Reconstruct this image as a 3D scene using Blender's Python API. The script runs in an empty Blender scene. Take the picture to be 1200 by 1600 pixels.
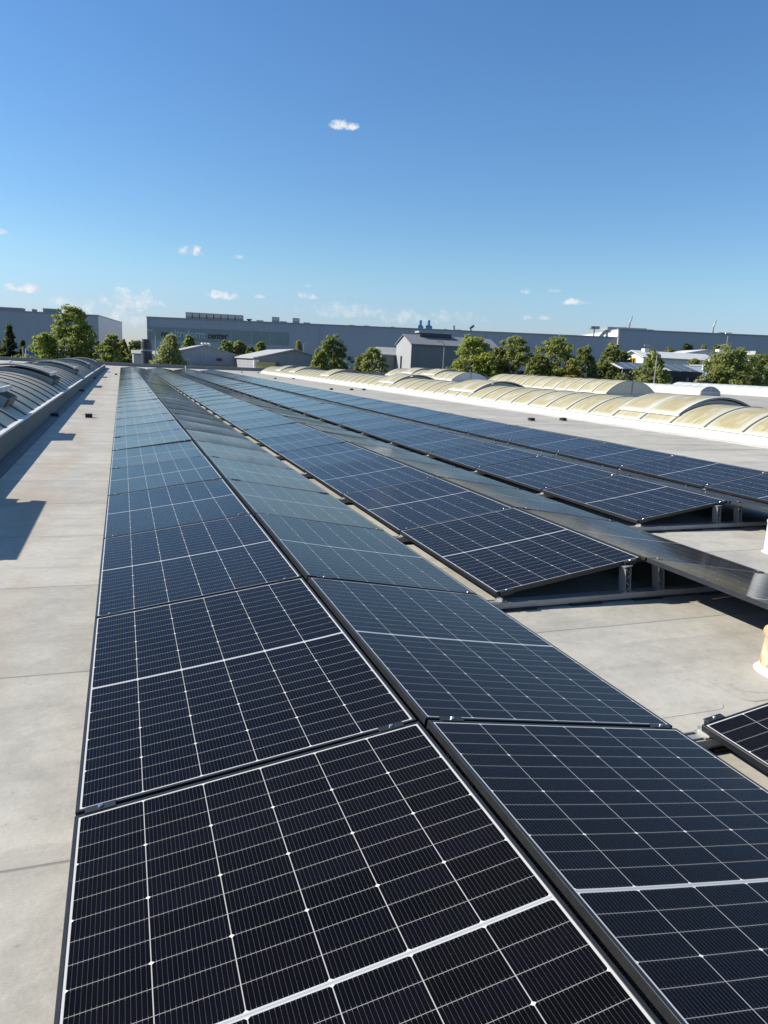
import bpy, bmesh, math, random
import numpy as np
from mathutils import Vector, Matrix, Euler
R = math.radians
random.seed(7); np.random.seed(7)
SC = bpy.context.scene
COL = SC.collection

# ------------------------------------------------------------------ camera
CAM = Vector((0.1746, -2.1558, 1.3864))
PITCH, YAW, ROLL, FPX = R(-11.5527), R(20.0559), R(2.5056), 1126.76
FWD = Vector((math.sin(YAW)*math.cos(PITCH), math.cos(YAW)*math.cos(PITCH), math.sin(PITCH)))
_rt = Vector((math.cos(YAW), -math.sin(YAW), 0)); _up = _rt.cross(FWD)
RT = _rt*math.cos(ROLL) + _up*math.sin(ROLL)
UP = _up*math.cos(ROLL) - _rt*math.sin(ROLL)
cam_data = bpy.data.cameras.new('camera'); cam = bpy.data.objects.new('camera', cam_data); COL.objects.link(cam)
cam.matrix_world = Matrix(((RT.x, UP.x, -FWD.x, CAM.x), (RT.y, UP.y, -FWD.y, CAM.y), (RT.z, UP.z, -FWD.z, CAM.z), (0, 0, 0, 1)))
cam_data.sensor_fit = 'VERTICAL'; cam_data.sensor_height = 36; cam_data.lens = FPX/1600*36
cam_data.clip_start = 0.05; cam_data.clip_end = 6000
SC.camera = cam
F2 = Vector((math.sin(YAW), math.cos(YAW), 0)); R2 = Vector((math.cos(YAW), -math.sin(YAW), 0))

def ray(px, py):
    return FWD + RT*((px-600)/FPX) + UP*((800-py)/FPX)
def at(px, py, d):
    """point d metres ahead of the camera (measured level) on the line of sight px,py of the 1200x1600 photograph"""
    v = ray(px, py); return CAM + v*(d/v.dot(F2))

# ------------------------------------------------------------------ light
SUN_TRAVEL = Vector((0.355, -0.16, -0.275)).normalized()
EL = math.asin(-SUN_TRAVEL.z); AZ = math.atan2(-SUN_TRAVEL.x, -SUN_TRAVEL.y)   # azimuth from +Y towards +X
sun_d = bpy.data.lights.new('sun', 'SUN'); sun_d.energy = 4.9; sun_d.angle = R(0.53); sun_d.color = (1.0, 0.93, 0.82)
sun = bpy.data.objects.new('sun', sun_d); COL.objects.link(sun)
sun.rotation_euler = SUN_TRAVEL.to_track_quat('-Z', 'Y').to_euler(); sun.location = (-60, 30, 60)

SC.view_settings.view_transform = 'Standard'; SC.view_settings.look = 'None'
SC.view_settings.gamma = 1.0; SC.view_settings.exposure = 0.6
SC.cycles.max_bounces = 6; SC.cycles.transparent_max_bounces = 8
SC.cycles.sample_clamp_indirect = 6.0

# ------------------------------------------------------------------ node helpers
class V:
    """a socket with arithmetic"""
    def __init__(s, nt, sock): s.nt, s.s = nt, sock
    def _m(s, op, b=None, c=None):
        n = s.nt.nodes.new('ShaderNodeMath'); n.operation = op
        for i, q in enumerate((s, b, c)):
            if q is None: continue
            if isinstance(q, V): s.nt.links.new(q.s, n.inputs[i])
            else: n.inputs[i].default_value = q
        return V(s.nt, n.outputs[0])
    def __add__(s, b): return s._m('ADD', b)
    def __radd__(s, b): return s._m('ADD', b)
    def __sub__(s, b): return s._m('SUBTRACT', b)
    def __rsub__(s, b): return (s*-1.0)+b
    def __mul__(s, b): return s._m('MULTIPLY', b)
    def __rmul__(s, b): return s._m('MULTIPLY', b)
    def __truediv__(s, b): return s._m('DIVIDE', b)
    def lt(s, b): return s._m('LESS_THAN', b)
    def gt(s, b): return s._m('GREATER_THAN', b)
    def fract(s): return s._m('FRACT')
    def floor(s): return s._m('FLOOR')
    def abs(s): return s._m('ABSOLUTE')
    def min(s, b): return s._m('MINIMUM', b)
    def max(s, b): return s._m('MAXIMUM', b)
    def mod(s, b): return s._m('FLOORED_MODULO', b)
    def pow(s, b): return s._m('POWER', b)
    def clamp(s):
        n = s.nt.nodes.new('ShaderNodeClamp'); s.nt.links.new(s.s, n.inputs[0]); return V(s.nt, n.outputs[0])
    def ramp(s, a, b, lo=0.0, hi=1.0):
        n = s.nt.nodes.new('ShaderNodeMapRange'); n.interpolation_type = 'SMOOTHSTEP'; n.clamp = True
        s.nt.links.new(s.s, n.inputs[0])
        for i, q in zip((1, 2, 3, 4), (a, b, lo, hi)): n.inputs[i].default_value = q
        return V(s.nt, n.outputs[0])

def new_mat(name):
    m = bpy.data.materials.new(name); m.use_nodes = True
    nt = m.node_tree; b = nt.nodes['Principled BSDF']; return m, nt, b
def coords(nt, kind='Object', scale=(1, 1, 1)):
    t = nt.nodes.new('ShaderNodeTexCoord'); mp = nt.nodes.new('ShaderNodeMapping')
    nt.links.new(t.outputs[kind], mp.inputs[0]); mp.inputs['Scale'].default_value = scale; return mp.outputs[0]
def geo_pos(nt, scale=(1, 1, 1)):
    t = nt.nodes.new('ShaderNodeNewGeometry'); mp = nt.nodes.new('ShaderNodeMapping')
    nt.links.new(t.outputs['Position'], mp.inputs[0]); mp.inputs['Scale'].default_value = scale; return mp.outputs[0]
def xyz(nt, sock):
    n = nt.nodes.new('ShaderNodeSeparateXYZ'); nt.links.new(sock, n.inputs[0]); return [V(nt, o) for o in n.outputs]
def noise(nt, sock, scale, detail=4, rough=0.55, dist=0.0):
    n = nt.nodes.new('ShaderNodeTexNoise'); nt.links.new(sock, n.inputs['Vector'])
    n.inputs['Scale'].default_value = scale; n.inputs['Detail'].default_value = detail
    n.inputs['Roughness'].default_value = rough; n.inputs['Distortion'].default_value = dist
    return V(nt, n.outputs['Fac'])
def mix(nt, f, a, b):
    n = nt.nodes.new('ShaderNodeMix'); n.data_type = 'RGBA'
    if isinstance(f, V): nt.links.new(f.s, n.inputs[0])
    else: n.inputs[0].default_value = f
    for i, q in ((6, a), (7, b)):
        if isinstance(q, tuple): n.inputs[i].default_value = (*q, 1) if len(q) == 3 else q
        else: nt.links.new(q, n.inputs[i])
    return n.outputs[2]
def bump(nt, b, h, strength=0.2, dist=0.01):
    n = nt.nodes.new('ShaderNodeBump'); n.inputs['Strength'].default_value = strength; n.inputs['Distance'].default_value = dist
    nt.links.new(h.s, n.inputs['Height']); nt.links.new(n.outputs[0], b.inputs['Normal'])

def plain(name, col, rough=0.5, metal=0.0, var=0.12, scale=3.0, bmp=0.0, spec=0.5):
    """a painted / moulded surface with a little wear in it"""
    m, nt, b = new_mat(name); c = coords(nt)
    n = noise(nt, c, scale, 5, 0.6); n2 = noise(nt, c, scale*9, 3, 0.6)
    k = (n*0.7+n2*0.3).ramp(0.25, 0.75)
    nt.links.new(mix(nt, k, tuple(x*(1-var) for x in col), tuple(min(1, x*(1+var)) for x in col)), b.inputs['Base Color'])
    nt.links.new((n2*0.2+(rough-0.1)).s, b.inputs['Roughness']); b.inputs['Metallic'].default_value = metal
    b.inputs['Specular IOR Level'].default_value = spec
    if bmp: bump(nt, b, n2, bmp, 0.01)
    return m

# ------------------------------------------------------------------ sky
def make_world():
    w = bpy.data.worlds.new('World'); SC.world = w; w.use_nodes = True; nt = w.node_tree
    bg = nt.nodes['Background']
    sky = nt.nodes.new('ShaderNodeTexSky'); sky.sky_type = 'NISHITA'; sky.sun_disc = False
    sky.sun_elevation = EL; sky.sun_rotation = AZ
    sky.altitude = 100; sky.air_density = 1.25; sky.dust_density = 0.15; sky.ozone_density = 3.0
    STR = 0.12; bg.inputs[1].default_value = STR
    # small fair-weather clouds, each at its own bearing in the sky
    tc = nt.nodes.new('ShaderNodeTexCoord'); D = tc.outputs['Generated']
    n1 = noise(nt, D, 70, 6, 0.62); n2 = noise(nt, D, 22, 4, 0.6)
    def dot(vec):
        n = nt.nodes.new('ShaderNodeVectorMath'); n.operation = 'DOT_PRODUCT'; nt.links.new(D, n.inputs[0]); n.inputs[1].default_value = vec; return V(nt, n.outputs['Value'])
    clouds = [(535, 196, 22, 9, 1.0), (297, 393, 22, 11, .95), (370, 402, 11, 5, .5), (37, 451, 38, 9, 1.0), (2, 363, 9, 6, .6), (345, 463, 34, 9, .85),
              (480, 463, 17, 8, .75), (404, 464, 12, 4, .45), (208, 474, 46, 26, .66), (128, 479, 32, 14, .55), (820, 456, 12, 6, .7), (902, 473, 24, 7, .8),
              (866, 455, 11, 4, .5), (850, 497, 12, 5, .55), (820, 497, 11, 6, .6), (540, 488, 90, 16, .35), (650, 496, 105, 17, .38), (190, 498, 70, 18, .45), (90, 470, 24, 9, .5), (480, 447, 9, 4, .3)]
    tot = None
    for (px, py, hw, hh, st) in clouds:
        c = ray(px, py).normalized(); rr = Vector((c.y, -c.x, 0)).normalized(); uu = rr.cross(c)
        a = dot(rr)/(hw/FPX); b = dot(uu)/(hh/FPX)
        front = dot(c).gt(0.5)
        bb = b.max(b*-1.6)                                   # flatter underside
        r2 = (a*a+bb*bb)
        m = ((n1-0.5)*3.6 + (n2-0.5)*1.4 + 0.82 - r2).ramp(0.0, 1.15)*front*st
        tot = m if tot is None else tot.max(m)
    wh = mix(nt, n1.ramp(.35, .7), (0.40/STR, 0.47/STR, 0.55/STR), (0.60/STR, 0.61/STR, 0.62/STR))
    hs = nt.nodes.new('ShaderNodeHueSaturation'); hs.inputs['Saturation'].default_value = 1.15; hs.inputs['Value'].default_value = 1.0
    nt.links.new(sky.outputs[0], hs.inputs['Color'])
    # clear late-summer air: a little less warm scatter low down than the model gives
    dz = xyz(nt, D)[2]
    tint = mix(nt, dz.ramp(0.0, 0.13), (0.43, 0.497, 0.85), (0.55, 0.655, 0.785))
    tint = mix(nt, dz.ramp(0.42, 0.85), tint, (0.80, 0.72, 0.68))
    mu = nt.nodes.new('ShaderNodeMix'); mu.data_type = 'RGBA'; mu.blend_type = 'MULTIPLY'; mu.inputs[0].default_value = 1.0
    nt.links.new(hs.outputs[0], mu.inputs[6]); nt.links.new(tint, mu.inputs[7])
    nt.links.new(mix(nt, tot.clamp(), mu.outputs[2], wh), bg.inputs[0])
make_world()

# ------------------------------------------------------------------ mesh helpers
class MB:
    """collects shapes into one mesh"""
    def __init__(s): s.v, s.f, s.mi = [], [], []
    def add(s, vs, fs, mi=0, M=None):
        o = len(s.v)
        for p in vs: s.v.append(tuple(M @ Vector(p)) if M is not None else tuple(p))
        for f in fs: s.f.append([i+o for i in f]); s.mi.append(mi)
        return s
    def box(s, x0, x1, y0, y1, z0, z1, mi=0, M=None, ch=0.0):
        if ch:
            c = ch
            lo = [(x0, y0, z0), (x1, y0, z0), (x1, y1, z0), (x0, y1, z0)]
            mid = [(x0, y0, z1-c), (x1, y0, z1-c), (x1, y1, z1-c), (x0, y1, z1-c)]
            top = [(x0+c, y0+c, z1), (x1-c, y0+c, z1), (x1-c, y1-c, z1), (x0+c, y1-c, z1)]
            fs = [[3, 2, 1, 0], [8, 9, 10, 11]]
            for k in (0, 4):
                for i in range(4): j = (i+1) % 4; fs.append([k+i, k+j, k+4+j, k+4+i])
            return s.add(lo+mid+top, fs, mi, M)
        vs = [(x0, y0, z0), (x1, y0, z0), (x1, y1, z0), (x0, y1, z0), (x0, y0, z1), (x1, y0, z1), (x1, y1, z1), (x0, y1, z1)]
        return s.add(vs, [[3, 2, 1, 0], [4, 5, 6, 7], [0, 1, 5, 4], [1, 2, 6, 5], [2, 3, 7, 6], [3, 0, 4, 7]], mi, M)
    def tube(s, pts, rad, n=10, mi=0, cap=True, M=None):
        pts = [Vector(p) for p in pts]; rad = rad if isinstance(rad, (list, tuple)) else [rad]*len(pts)
        vs, fs = [], []
        for i, p in enumerate(pts):
            d = (pts[min(i+1, len(pts)-1)]-pts[max(i-1, 0)]).normalized()
            a = d.cross(Vector((0, 0, 1)) if abs(d.z) < .9 else Vector((1, 0, 0))).normalized(); b = d.cross(a)
            for k in range(n):
                t = 2*math.pi*k/n; vs.append(p+(a*math.cos(t)+b*math.sin(t))*rad[i])
        for i in range(len(pts)-1):
            for k in range(n): j = (k+1) % n; fs.append([i*n+k, i*n+j, (i+1)*n+j, (i+1)*n+k])
        if cap: fs.append(list(range(n))); fs.append([(len(pts)-1)*n+k for k in range(n)][::-1])
        return s.add(vs, fs, mi, M)
    def lathe(s, prof, n=24, mi=0, c=(0, 0, 0), cap=True):
        vs, fs = [], []
        for (r, z) in prof:
            for k in range(n): t = 2*math.pi*k/n; vs.append((c[0]+r*math.cos(t), c[1]+r*math.sin(t), c[2]+z))
        for i in range(len(prof)-1):
            for k in range(n): j = (k+1) % n; fs.append([i*n+k, i*n+j, (i+1)*n+j, (i+1)*n+k])
        if cap: fs.append(list(range(n))[::-1]); fs.append([(len(prof)-1)*n+k for k in range(n)])
        return s.add(vs, fs, mi)
    def prism(s, prof, y0, y1, mi=0, M=None):
        """closed profile in x,z swept along y"""
        n = len(prof); vs = [(x, y0, z) for x, z in prof]+[(x, y1, z) for x, z in prof]
        fs = [list(range(n)), list(range(2*n-1, n-1, -1))]
        for i in range(n): j = (i+1) % n; fs.append([i, i+n, j+n, j])
        return s.add(vs, fs, mi, M)
    def mesh(s, name, mats, smooth=False):
        me = bpy.data.meshes.new(name); me.from_pydata(s.v, [], s.f)
        for m in (mats if isinstance(mats, (list, tuple)) else [mats]): me.materials.append(m)
        if len(me.materials) > 1: me.polygons.foreach_set('material_index', s.mi)
        bm = bmesh.new(); bm.from_mesh(me); bmesh.ops.recalc_face_normals(bm, faces=bm.faces); bm.to_mesh(me); bm.free()
        if smooth:
            me.polygons.foreach_set('use_smooth', [True]*len(me.polygons))
            me.set_sharp_from_angle(angle=R(smooth if smooth is not True else 40))
        me.update(); return me
    def build(s, name, mats, parent=None, loc=None, rot=None, smooth=False):
        return link(name, s.mesh(name, mats, smooth), parent, loc, rot)

def link(name, me, parent=None, loc=None, rot=None):
    o = bpy.data.objects.new(name, me); COL.objects.link(o)
    if parent is not None: o.parent = parent
    if loc is not None: o.location = loc
    if rot is not None: o.rotation_euler = rot
    return o
def tag(o, label, cat, group=None, kind=None):
    if label: o['label'] = label
    if cat: o['category'] = cat
    if group: o['group'] = group
    if kind: o['kind'] = kind
    return o
def thing(name, label, cat, loc=(0, 0, 0), rot=(0, 0, 0), group=None):
    o = link(name, None, None, loc, rot); o.empty_display_size = .3
    return tag(o, label, cat, group)
ONES = ['zeroth', 'first', 'second', 'third', 'fourth', 'fifth', 'sixth', 'seventh', 'eighth', 'ninth', 'tenth', 'eleventh', 'twelfth', 'thirteenth',
        'fourteenth', 'fifteenth', 'sixteenth', 'seventeenth', 'eighteenth', 'nineteenth']
def nth(n):
    if n < 20: return ONES[n]
    t = {2: 'twent', 3: 'thirt', 4: 'fort', 5: 'fift'}[n//10]
    return t+'ieth' if n % 10 == 0 else t+'y-'+ONES[n % 10]

# ------------------------------------------------------------------ materials
W_, L_ = 1.134, 1.762
def mat_cells():
    m, nt, b = new_mat('solar_cells_under_glass')
    x, y, z = xyz(nt, coords(nt))
    inset, cgap = 0.0172, 0.0065
    cw = (W_-2*inset)/6
    u = (x-inset)/cw
    a = u.fract(); ea = a.min(1.0-a)*cw
    colline = ea.lt(0.0012)
    ay = y.abs(); rh = (L_/2-0.0172-cgap)/12
    w = (ay-cgap)/rh; bq = w.fract(); eb = bq.min(1.0-bq)*rh
    rowline = eb.lt(0.00085)
    k3 = ((w+0.5).floor()+0.0).mod(3.0).lt(0.5)
    dots = (ea*0.8+eb).lt(0.0055)*k3
    bus = ((u*16.0)+0.5).fract(); eb2 = (bus-0.5).abs()*(cw/16); busl = eb2.lt(0.00026)
    pads = busl*(eb.lt(0.006))
    inside = u.gt(0.0)*u.lt(6.0)*w.gt(0.0)*w.lt(12.0)
    edge = 1.0-inside
    cstrip = ay.lt(cgap)*u.gt(0.0)*u.lt(6.0)
    cmid = ay.lt(0.0026)*cstrip
    rnd = nt.nodes.new('ShaderNodeTexWhiteNoise'); rnd.noise_dimensions = '3D'
    cv = nt.nodes.new('ShaderNodeCombineXYZ'); nt.links.new(u.floor().s, cv.inputs[0]); nt.links.new((y/rh).floor().s, cv.inputs[1])
    oi = nt.nodes.new('ShaderNodeObjectInfo'); nt.links.new((V(nt, oi.outputs['Random'])*37.0).s, cv.inputs[2]); nt.links.new(cv.outputs[0], rnd.inputs[0])
    cell = mix(nt, V(nt, rnd.outputs[0]), (0.0020, 0.0020, 0.0030), (0.0032, 0.0032, 0.0060))
    c = mix(nt, busl*0.45, cell, (0.20, 0.19, 0.18))
    c = mix(nt, pads*0.4, c, (0.5, 0.5, 0.5))
    c = mix(nt, rowline, c, (0.25, 0.25, 0.24))
    c = mix(nt, colline, c, (0.41, 0.405, 0.39))
    c = mix(nt, dots, c, (0.72, 0.71, 0.68))
    c = mix(nt, edge, c, (0.50, 0.495, 0.48))
    c = mix(nt, cmid, c, (0.33, 0.36, 0.40))
    dn = noise(nt, geo_pos(nt), 1.3, 5, .65); dn2 = noise(nt, geo_pos(nt), 140, 2, .5)
    c = mix(nt, dn.ramp(.35, .8)*0.004 + dn2.ramp(.70, .78)*0.035, c, (0.50, 0.46, 0.40))    # a thin film of dust, a few specks
    nt.links.new(c, b.inputs['Base Color'])
    b.inputs['IOR'].default_value = 1.185
    b.inputs['Sheen Weight'].default_value = 0.028; b.inputs['Sheen Roughness'].default_value = 0.35; b.inputs['Sheen Tint'].default_value = (1, .96, .9, 1)
    nt.links.new((dn*0.06+0.075).s, b.inputs['Roughness'])
    return m
M = {}
M['cells'] = mat_cells()
M['frame'] = plain('black_anodised_aluminium', (0.018, 0.019, 0.021), 0.38, 0.0, .2, 8)
M['black'] = plain('black_rubber', (0.016, 0.016, 0.016), 0.7, 0, .25, 12)
M['alu'] = plain('mill_aluminium', (0.42, 0.42, 0.41), 0.45, 0.6, .1, 14)
M['alu_dull'] = plain('weathered_aluminium', (0.32, 0.325, 0.325), 0.5, 0.4, .15, 5)
M['steel'] = plain('bolt_steel', (0.7, 0.7, 0.7), 0.3, 1.0, .1, 30)
M['backsheet'] = plain('dark_backsheet', (0.03, 0.03, 0.032), 0.6, 0, .05, 3)

def mat_roof():
    m, nt, b = new_mat('pale_grey_roofing_membrane')
    g = geo_pos(nt); x, y, z = xyz(nt, g)
    big = noise(nt, g, 0.55, 5, .6); med = noise(nt, g, 3.2, 6, .65, .4); fine = noise(nt, g, 60, 3, .6)
    st = noise(nt, geo_pos(nt, (0.30, 2.4, 1)), 1.6, 5, .62, .3)             # streaks along the sheets
    wob = (noise(nt, g, 1.1, 2)-0.5)*0.03
    s = (y+0.055+wob)/1.402
    fr = s.fract(); d = fr.min(1.0-fr)*1.402
    sheet = nt.nodes.new('ShaderNodeTexWhiteNoise'); sheet.noise_dimensions = '1D'; nt.links.new(s.floor().s, sheet.inputs['W'])
    tone = V(nt, sheet.outputs[0])
    c = mix(nt, (big*0.30+med*0.56+tone*0.14).ramp(.28, .72), (0.335, 0.322, 0.282), (0.495, 0.472, 0.415))
    f2 = noise(nt, g, 17, 5, .7)
    c = mix(nt, f2.ramp(.50, .72)*0.28, c, (0.25, 0.24, 0.215)); c = mix(nt, f2.ramp(.50, .30)*0.22, c, (0.56, 0.54, 0.49))
    c = mix(nt, st.ramp(.50, .72)*0.55, c, (0.30, 0.28, 0.25))
    c = mix(nt, med.ramp(.60, .78)*0.30, c, (0.24, 0.235, 0.22))
    # rusty silt left by puddles along the gutter side of the left strip
    pud = ((x+0.66)/0.36); pud = (1.0-pud*pud).max(0.0)*noise(nt, geo_pos(nt, (1.6, .45, 1)), 1.0, 4, .6).ramp(.38, .60)
    c = mix(nt, (pud*0.62).clamp(), c, (0.37, 0.295, 0.215))
    pud2 = noise(nt, geo_pos(nt, (.5, .8, 1)), .55, 4, .6).ramp(.55, .75)*x.gt(1.0)
    c = mix(nt, pud2*0.32, c, (0.33, 0.27, 0.20))
    right = x.ramp(9.5, 12.5)
    c = mix(nt, right*noise(nt, geo_pos(nt, (.35, 1.4, 1)), 1.3, 5, .65, .5).ramp(.40, .72)*0.62, c, (0.20, 0.185, 0.165))
    c = mix(nt, d.ramp(0.003, 0.0085, 1.0, 0.0)*0.48, c, (0.10, 0.095, 0.09))
    c = mix(nt, (d.ramp(0.01, 0.12, 1.0, 0.0)*med.ramp(.45, .7))*0.35, c, (0.22, 0.21, 0.195))
    c = mix(nt, noise(nt, g, 34, 2, .5).ramp(.70, .76)*0.35, c, (0.16, 0.155, 0.15))
    nt.links.new(c, b.inputs['Base Color'])
    nt.links.new((med*0.25+0.55).s, b.inputs['Roughness']); b.inputs['Specular IOR Level'].default_value = .3
    wv = noise(nt, geo_pos(nt, (1, 2.6, 1)), 9, 3, .55, .6)
    fab = ((x*0.35+y)*95.0).fract(); fab = (fab-0.5).abs()*noise(nt, g, .9, 3).ramp(.50, .62)
    step = fr.ramp(0.0, 0.006)
    bump(nt, b, fine*0.3+wv*0.8+step*1.0+fab*0.5, 0.5, 0.006)
    return m
M['roof'] = mat_roof()
M['roof_patch'] = M['roof']
M['seam'] = plain('dirty_weld_seam', (0.24, 0.225, 0.195), .8, 0, .3, 20)

def mat_corr(name, col, pitch=0.3, axis=0, var=.08, depth=.35, rough=.5):
    """profiled sheet cladding; axis 0: ribs repeat along local x"""
    m, nt, b = new_mat(name); c = coords(nt); q = xyz(nt, c)[axis]
    fr = (q/pitch).fract(); tri = (fr-0.5).abs()
    n = noise(nt, c, .12, 5, .6); n2 = noise(nt, coords(nt, 'Object', (1, 1, .12)), 1.4, 4, .6)
    seam = (q/(pitch*20)).fract().lt(.006)
    cc = mix(nt, (n*.5+n2*.5).ramp(.3, .7), tuple(v*(1-var) for v in col), tuple(v*(1+var) for v in col))
    cc = mix(nt, seam*.3, cc, tuple(v*.5 for v in col))
    nt.links.new(cc, b.inputs['Base Color']); b.inputs['Roughness'].default_value = rough; b.inputs['Specular IOR Level'].default_value = .3
    bump(nt, b, tri.ramp(.12, .3), depth, .05); return m

def mat_dome(name, clean, dirt, amt, pitch, width, trans=.25, rough=.38):
    """glass-fibre / polycarbonate vault sheet: dirt gathers inside each bay, washed clean beside the bars"""
    m, nt, b = new_mat(name); c = coords(nt); x, y, z = xyz(nt, c)
    fr = (y/pitch).fract(); e = fr.min(1.0-fr)*pitch
    arc = (x/width)
    edge = (arc.min(1.0-arc))*width
    streak = noise(nt, coords(nt, 'Object', (.8, 9, .8)), 2.2, 5, .65, .25); bl = noise(nt, c, 1.5, 4, .6)
    side = fr.ramp(.05, .30)*(1.0-fr).ramp(.02, .12)
    dm = side*edge.ramp(.04, .16)*(streak*.85+bl*.45).ramp(.40, .78)
    cc = mix(nt, dm*amt, clean, dirt)
    cc = mix(nt, bl.ramp(.4, .7)*.25, cc, tuple(v*.82 for v in clean))
    nt.links.new(cc, b.inputs['Base Color']); b.inputs['Roughness'].default_value = rough; b.inputs['Specular IOR Level'].default_value = .25
    tr = nt.nodes.new('ShaderNodeBsdfTranslucent'); nt.links.new(cc, tr.inputs[0])
    ms = nt.nodes.new('ShaderNodeMixShader'); ms.inputs[0].default_value = trans
    nt.links.new(b.outputs[0], ms.inputs[1]); nt.links.new(tr.outputs[0], ms.inputs[2])
    nt.links.new(ms.outputs[0], nt.nodes['Material Output'].inputs[0]); return m
M['dome_y'] = mat_dome('yellowed_vault_sheet', (0.62, 0.615, 0.52), (0.40, 0.325, 0.125), .95, 1.26, 3.2)
M['dome_g'] = mat_dome('shaded_vault_sheet', (0.52, 0.495, 0.42), (0.33, 0.28, 0.17), .75, 1.2, 3.2, .12, .45)  # greyer than the yellowed sheet: the vault's shaded side is put into the colour
M['dome_w'] = mat_dome('white_vault_sheet', (0.66, 0.68, 0.68), (0.55, 0.55, 0.50), .4, 1.26, 3.0)
M['rib'] = plain('vault_bar_aluminium', (0.19, 0.20, 0.205), .45, .3, .12, 6)
M['rib_w'] = plain('pale_vault_bar', (0.62, 0.62, 0.59), .5, .1, .12, 6)
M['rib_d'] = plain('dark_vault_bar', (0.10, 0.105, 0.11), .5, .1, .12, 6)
M['curb_w'] = plain('white_flashing', (0.455, 0.45, 0.43), .6, 0, .12, 1.6, .15)
M['curb_g'] = plain('shaded_flashing', (0.085, 0.083, 0.08), .6, 0, .2, 1.5, .2)  # flashing darkened so the shade on the left curb sits in its colour
M['grey_metal'] = plain('grey_sheet_metal', (0.26, 0.28, 0.29), .5, .2, .15, 2)
M['brown'] = plain('brown_flap_lining', (0.13, 0.10, 0.075), .6, 0, .2, 3)
M['parapet'] = plain('parapet_sheet', (0.20, 0.20, 0.205), .55, 0, .15, .6)

# ------------------------------------------------------------------ the setting: ground and roof
ZG = -7.6
def zr(x): return -0.0112*x + 0.013*max(0.0, x-2.4)
def slope(x): return -0.0112 + (0.013 if x > 2.4 else 0)
ROOF_DZ = -0.115

def mat_ground():
    m, nt, b = new_mat('yard_and_grass'); g = geo_pos(nt)
    n = noise(nt, g, .02, 5, .6); n2 = noise(nt, g, .8, 5, .6)
    c = mix(nt, n.ramp(.47, .53), (0.055, 0.055, 0.055), (0.06, 0.085, 0.03))
    c = mix(nt, n2.ramp(.3, .7)*.4, c, (0.10, 0.095, 0.07))
    nt.links.new(c, b.inputs['Base Color']); b.inputs['Roughness'].default_value = .9; return m
mb = MB(); mb.add([(-2500, -2500, ZG), (2500, -2500, ZG), (2500, 2500, ZG), (-2500, 2500, ZG)], [[0, 1, 2, 3]])
tag(mb.build('ground', mat_ground()), None, None, kind='structure')

XL, XR, YN, YF = -34.0, 62.0, -9.0, 90.0
mb = MB()
xs = [XL, 2.4, XR]
for a, b_ in zip(xs[:-1], xs[1:]):
    za, zb = zr(a)+ROOF_DZ, zr(b_)+ROOF_DZ
    mb.add([(a, YN, za), (b_, YN, zb), (b_, YF, zb), (a, YF, za)], [[0, 1, 2, 3]], 0)
top = [(XL, zr(XL)+ROOF_DZ), (2.4, zr(2.4)+ROOF_DZ), (XR, zr(XR)+ROOF_DZ)]
for y in (YN, YF):
    mb.add([(x, y, z) for x, z in top]+[(XR, y, ZG), (XL, y, ZG)], [[0, 1, 2, 3, 4]], 1)
for x, z in (top[0], top[2]):
    mb.add([(x, YN, z), (x, YF, z), (x, YF, ZG), (x, YN, ZG)], [[0, 1, 2, 3]], 1)
roof = mb.build('flat_roof', [M['roof'], mat_corr('hall_cladding', (0.3, 0.31, 0.32))])
tag(roof, None, None, kind='structure')

# welded patches of membrane on the roof beside the vents (rounded corners)
def patch(cx, cy, hx, hy, rz, r=.07, t=.0012):
    vs = []
    for (sx, sy, a0) in ((1, 1, 0), (-1, 1, 90), (-1, -1, 180), (1, -1, 270)):
        for k in range(7):
            a = R(a0+k*15); vs.append((sx*(hx-r)+r*math.cos(a), sy*(hy-r)+r*math.sin(a)))
    n = len(vs); mb = MB()
    mb.add([(x, y, t) for x, y in vs], [list(range(n))], 0)
    rim = [(x, y, t) for x, y in vs]+[(x*(1+.006/hx), y*(1+.006/hy), -.002) for x, y in vs]
    mb.add(rim, [[i, i+n, (i+1) % n+n, (i+1) % n] for i in range(n)], 1)
    o = mb.build('membrane_patch', [M['roof_patch'], M['seam']], None, (cx, cy, zr(cx)+ROOF_DZ), (0, -math.atan(slope(cx)), rz))
    o.parent = roof; return o
PATCHES = [(2.52, .505, .33, .245, 0, 0), (3.42, .62, .44, .34, 0, .0012), (3.46, .52, .36, .29, R(-24), .0024)]
for (cx, cy, hx, hy, rz, dz) in PATCHES:
    o = patch(cx, cy, hx, hy, rz); o.location.z += dz

# ------------------------------------------------------------------ solar rows
TH = R(8.851); CT, ST = math.cos(TH), math.sin(TH); GR = 0.0355; GAP = 0.02; PITCH_Y = L_+GAP
ROWX = {'A': 0.0, 'B': 2.409, 'C': 4.9328, 'D': 7.4211}
ROWNAME = {'A': 'leftmost', 'B': 'second', 'C': 'third', 'D': 'rightmost'}
def frame_mesh():
    W, L = W_, L_; c = .0012; wall = .0115; h = .030
    def loop(i, z): return [(i, -L/2+i, z), (W-i, -L/2+i, z), (W-i, L/2-i, z), (i, L/2-i, z)]
    rings = [loop(.0, -h), loop(0, -c), loop(c, 0), loop(wall-.0008, 0), loop(wall, -.0008), loop(wall, -.004), loop(.002, -.004), loop(.002, -h+.0015), loop(.028, -h+.0015), loop(.028, -h)]
    mb = MB(); vs = [p for r in rings for p in r]; fs = []
    k = len(rings)
    for i in range(k):
        for j in range(4):
            a, b2 = i*4+j, i*4+(j+1) % 4; i2 = (i+1) % k; fs.append([a, b2, i2*4+(j+1) % 4, i2*4+j])
    mb.add(vs, fs); return mb.mesh('frame', M['frame'])
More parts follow.
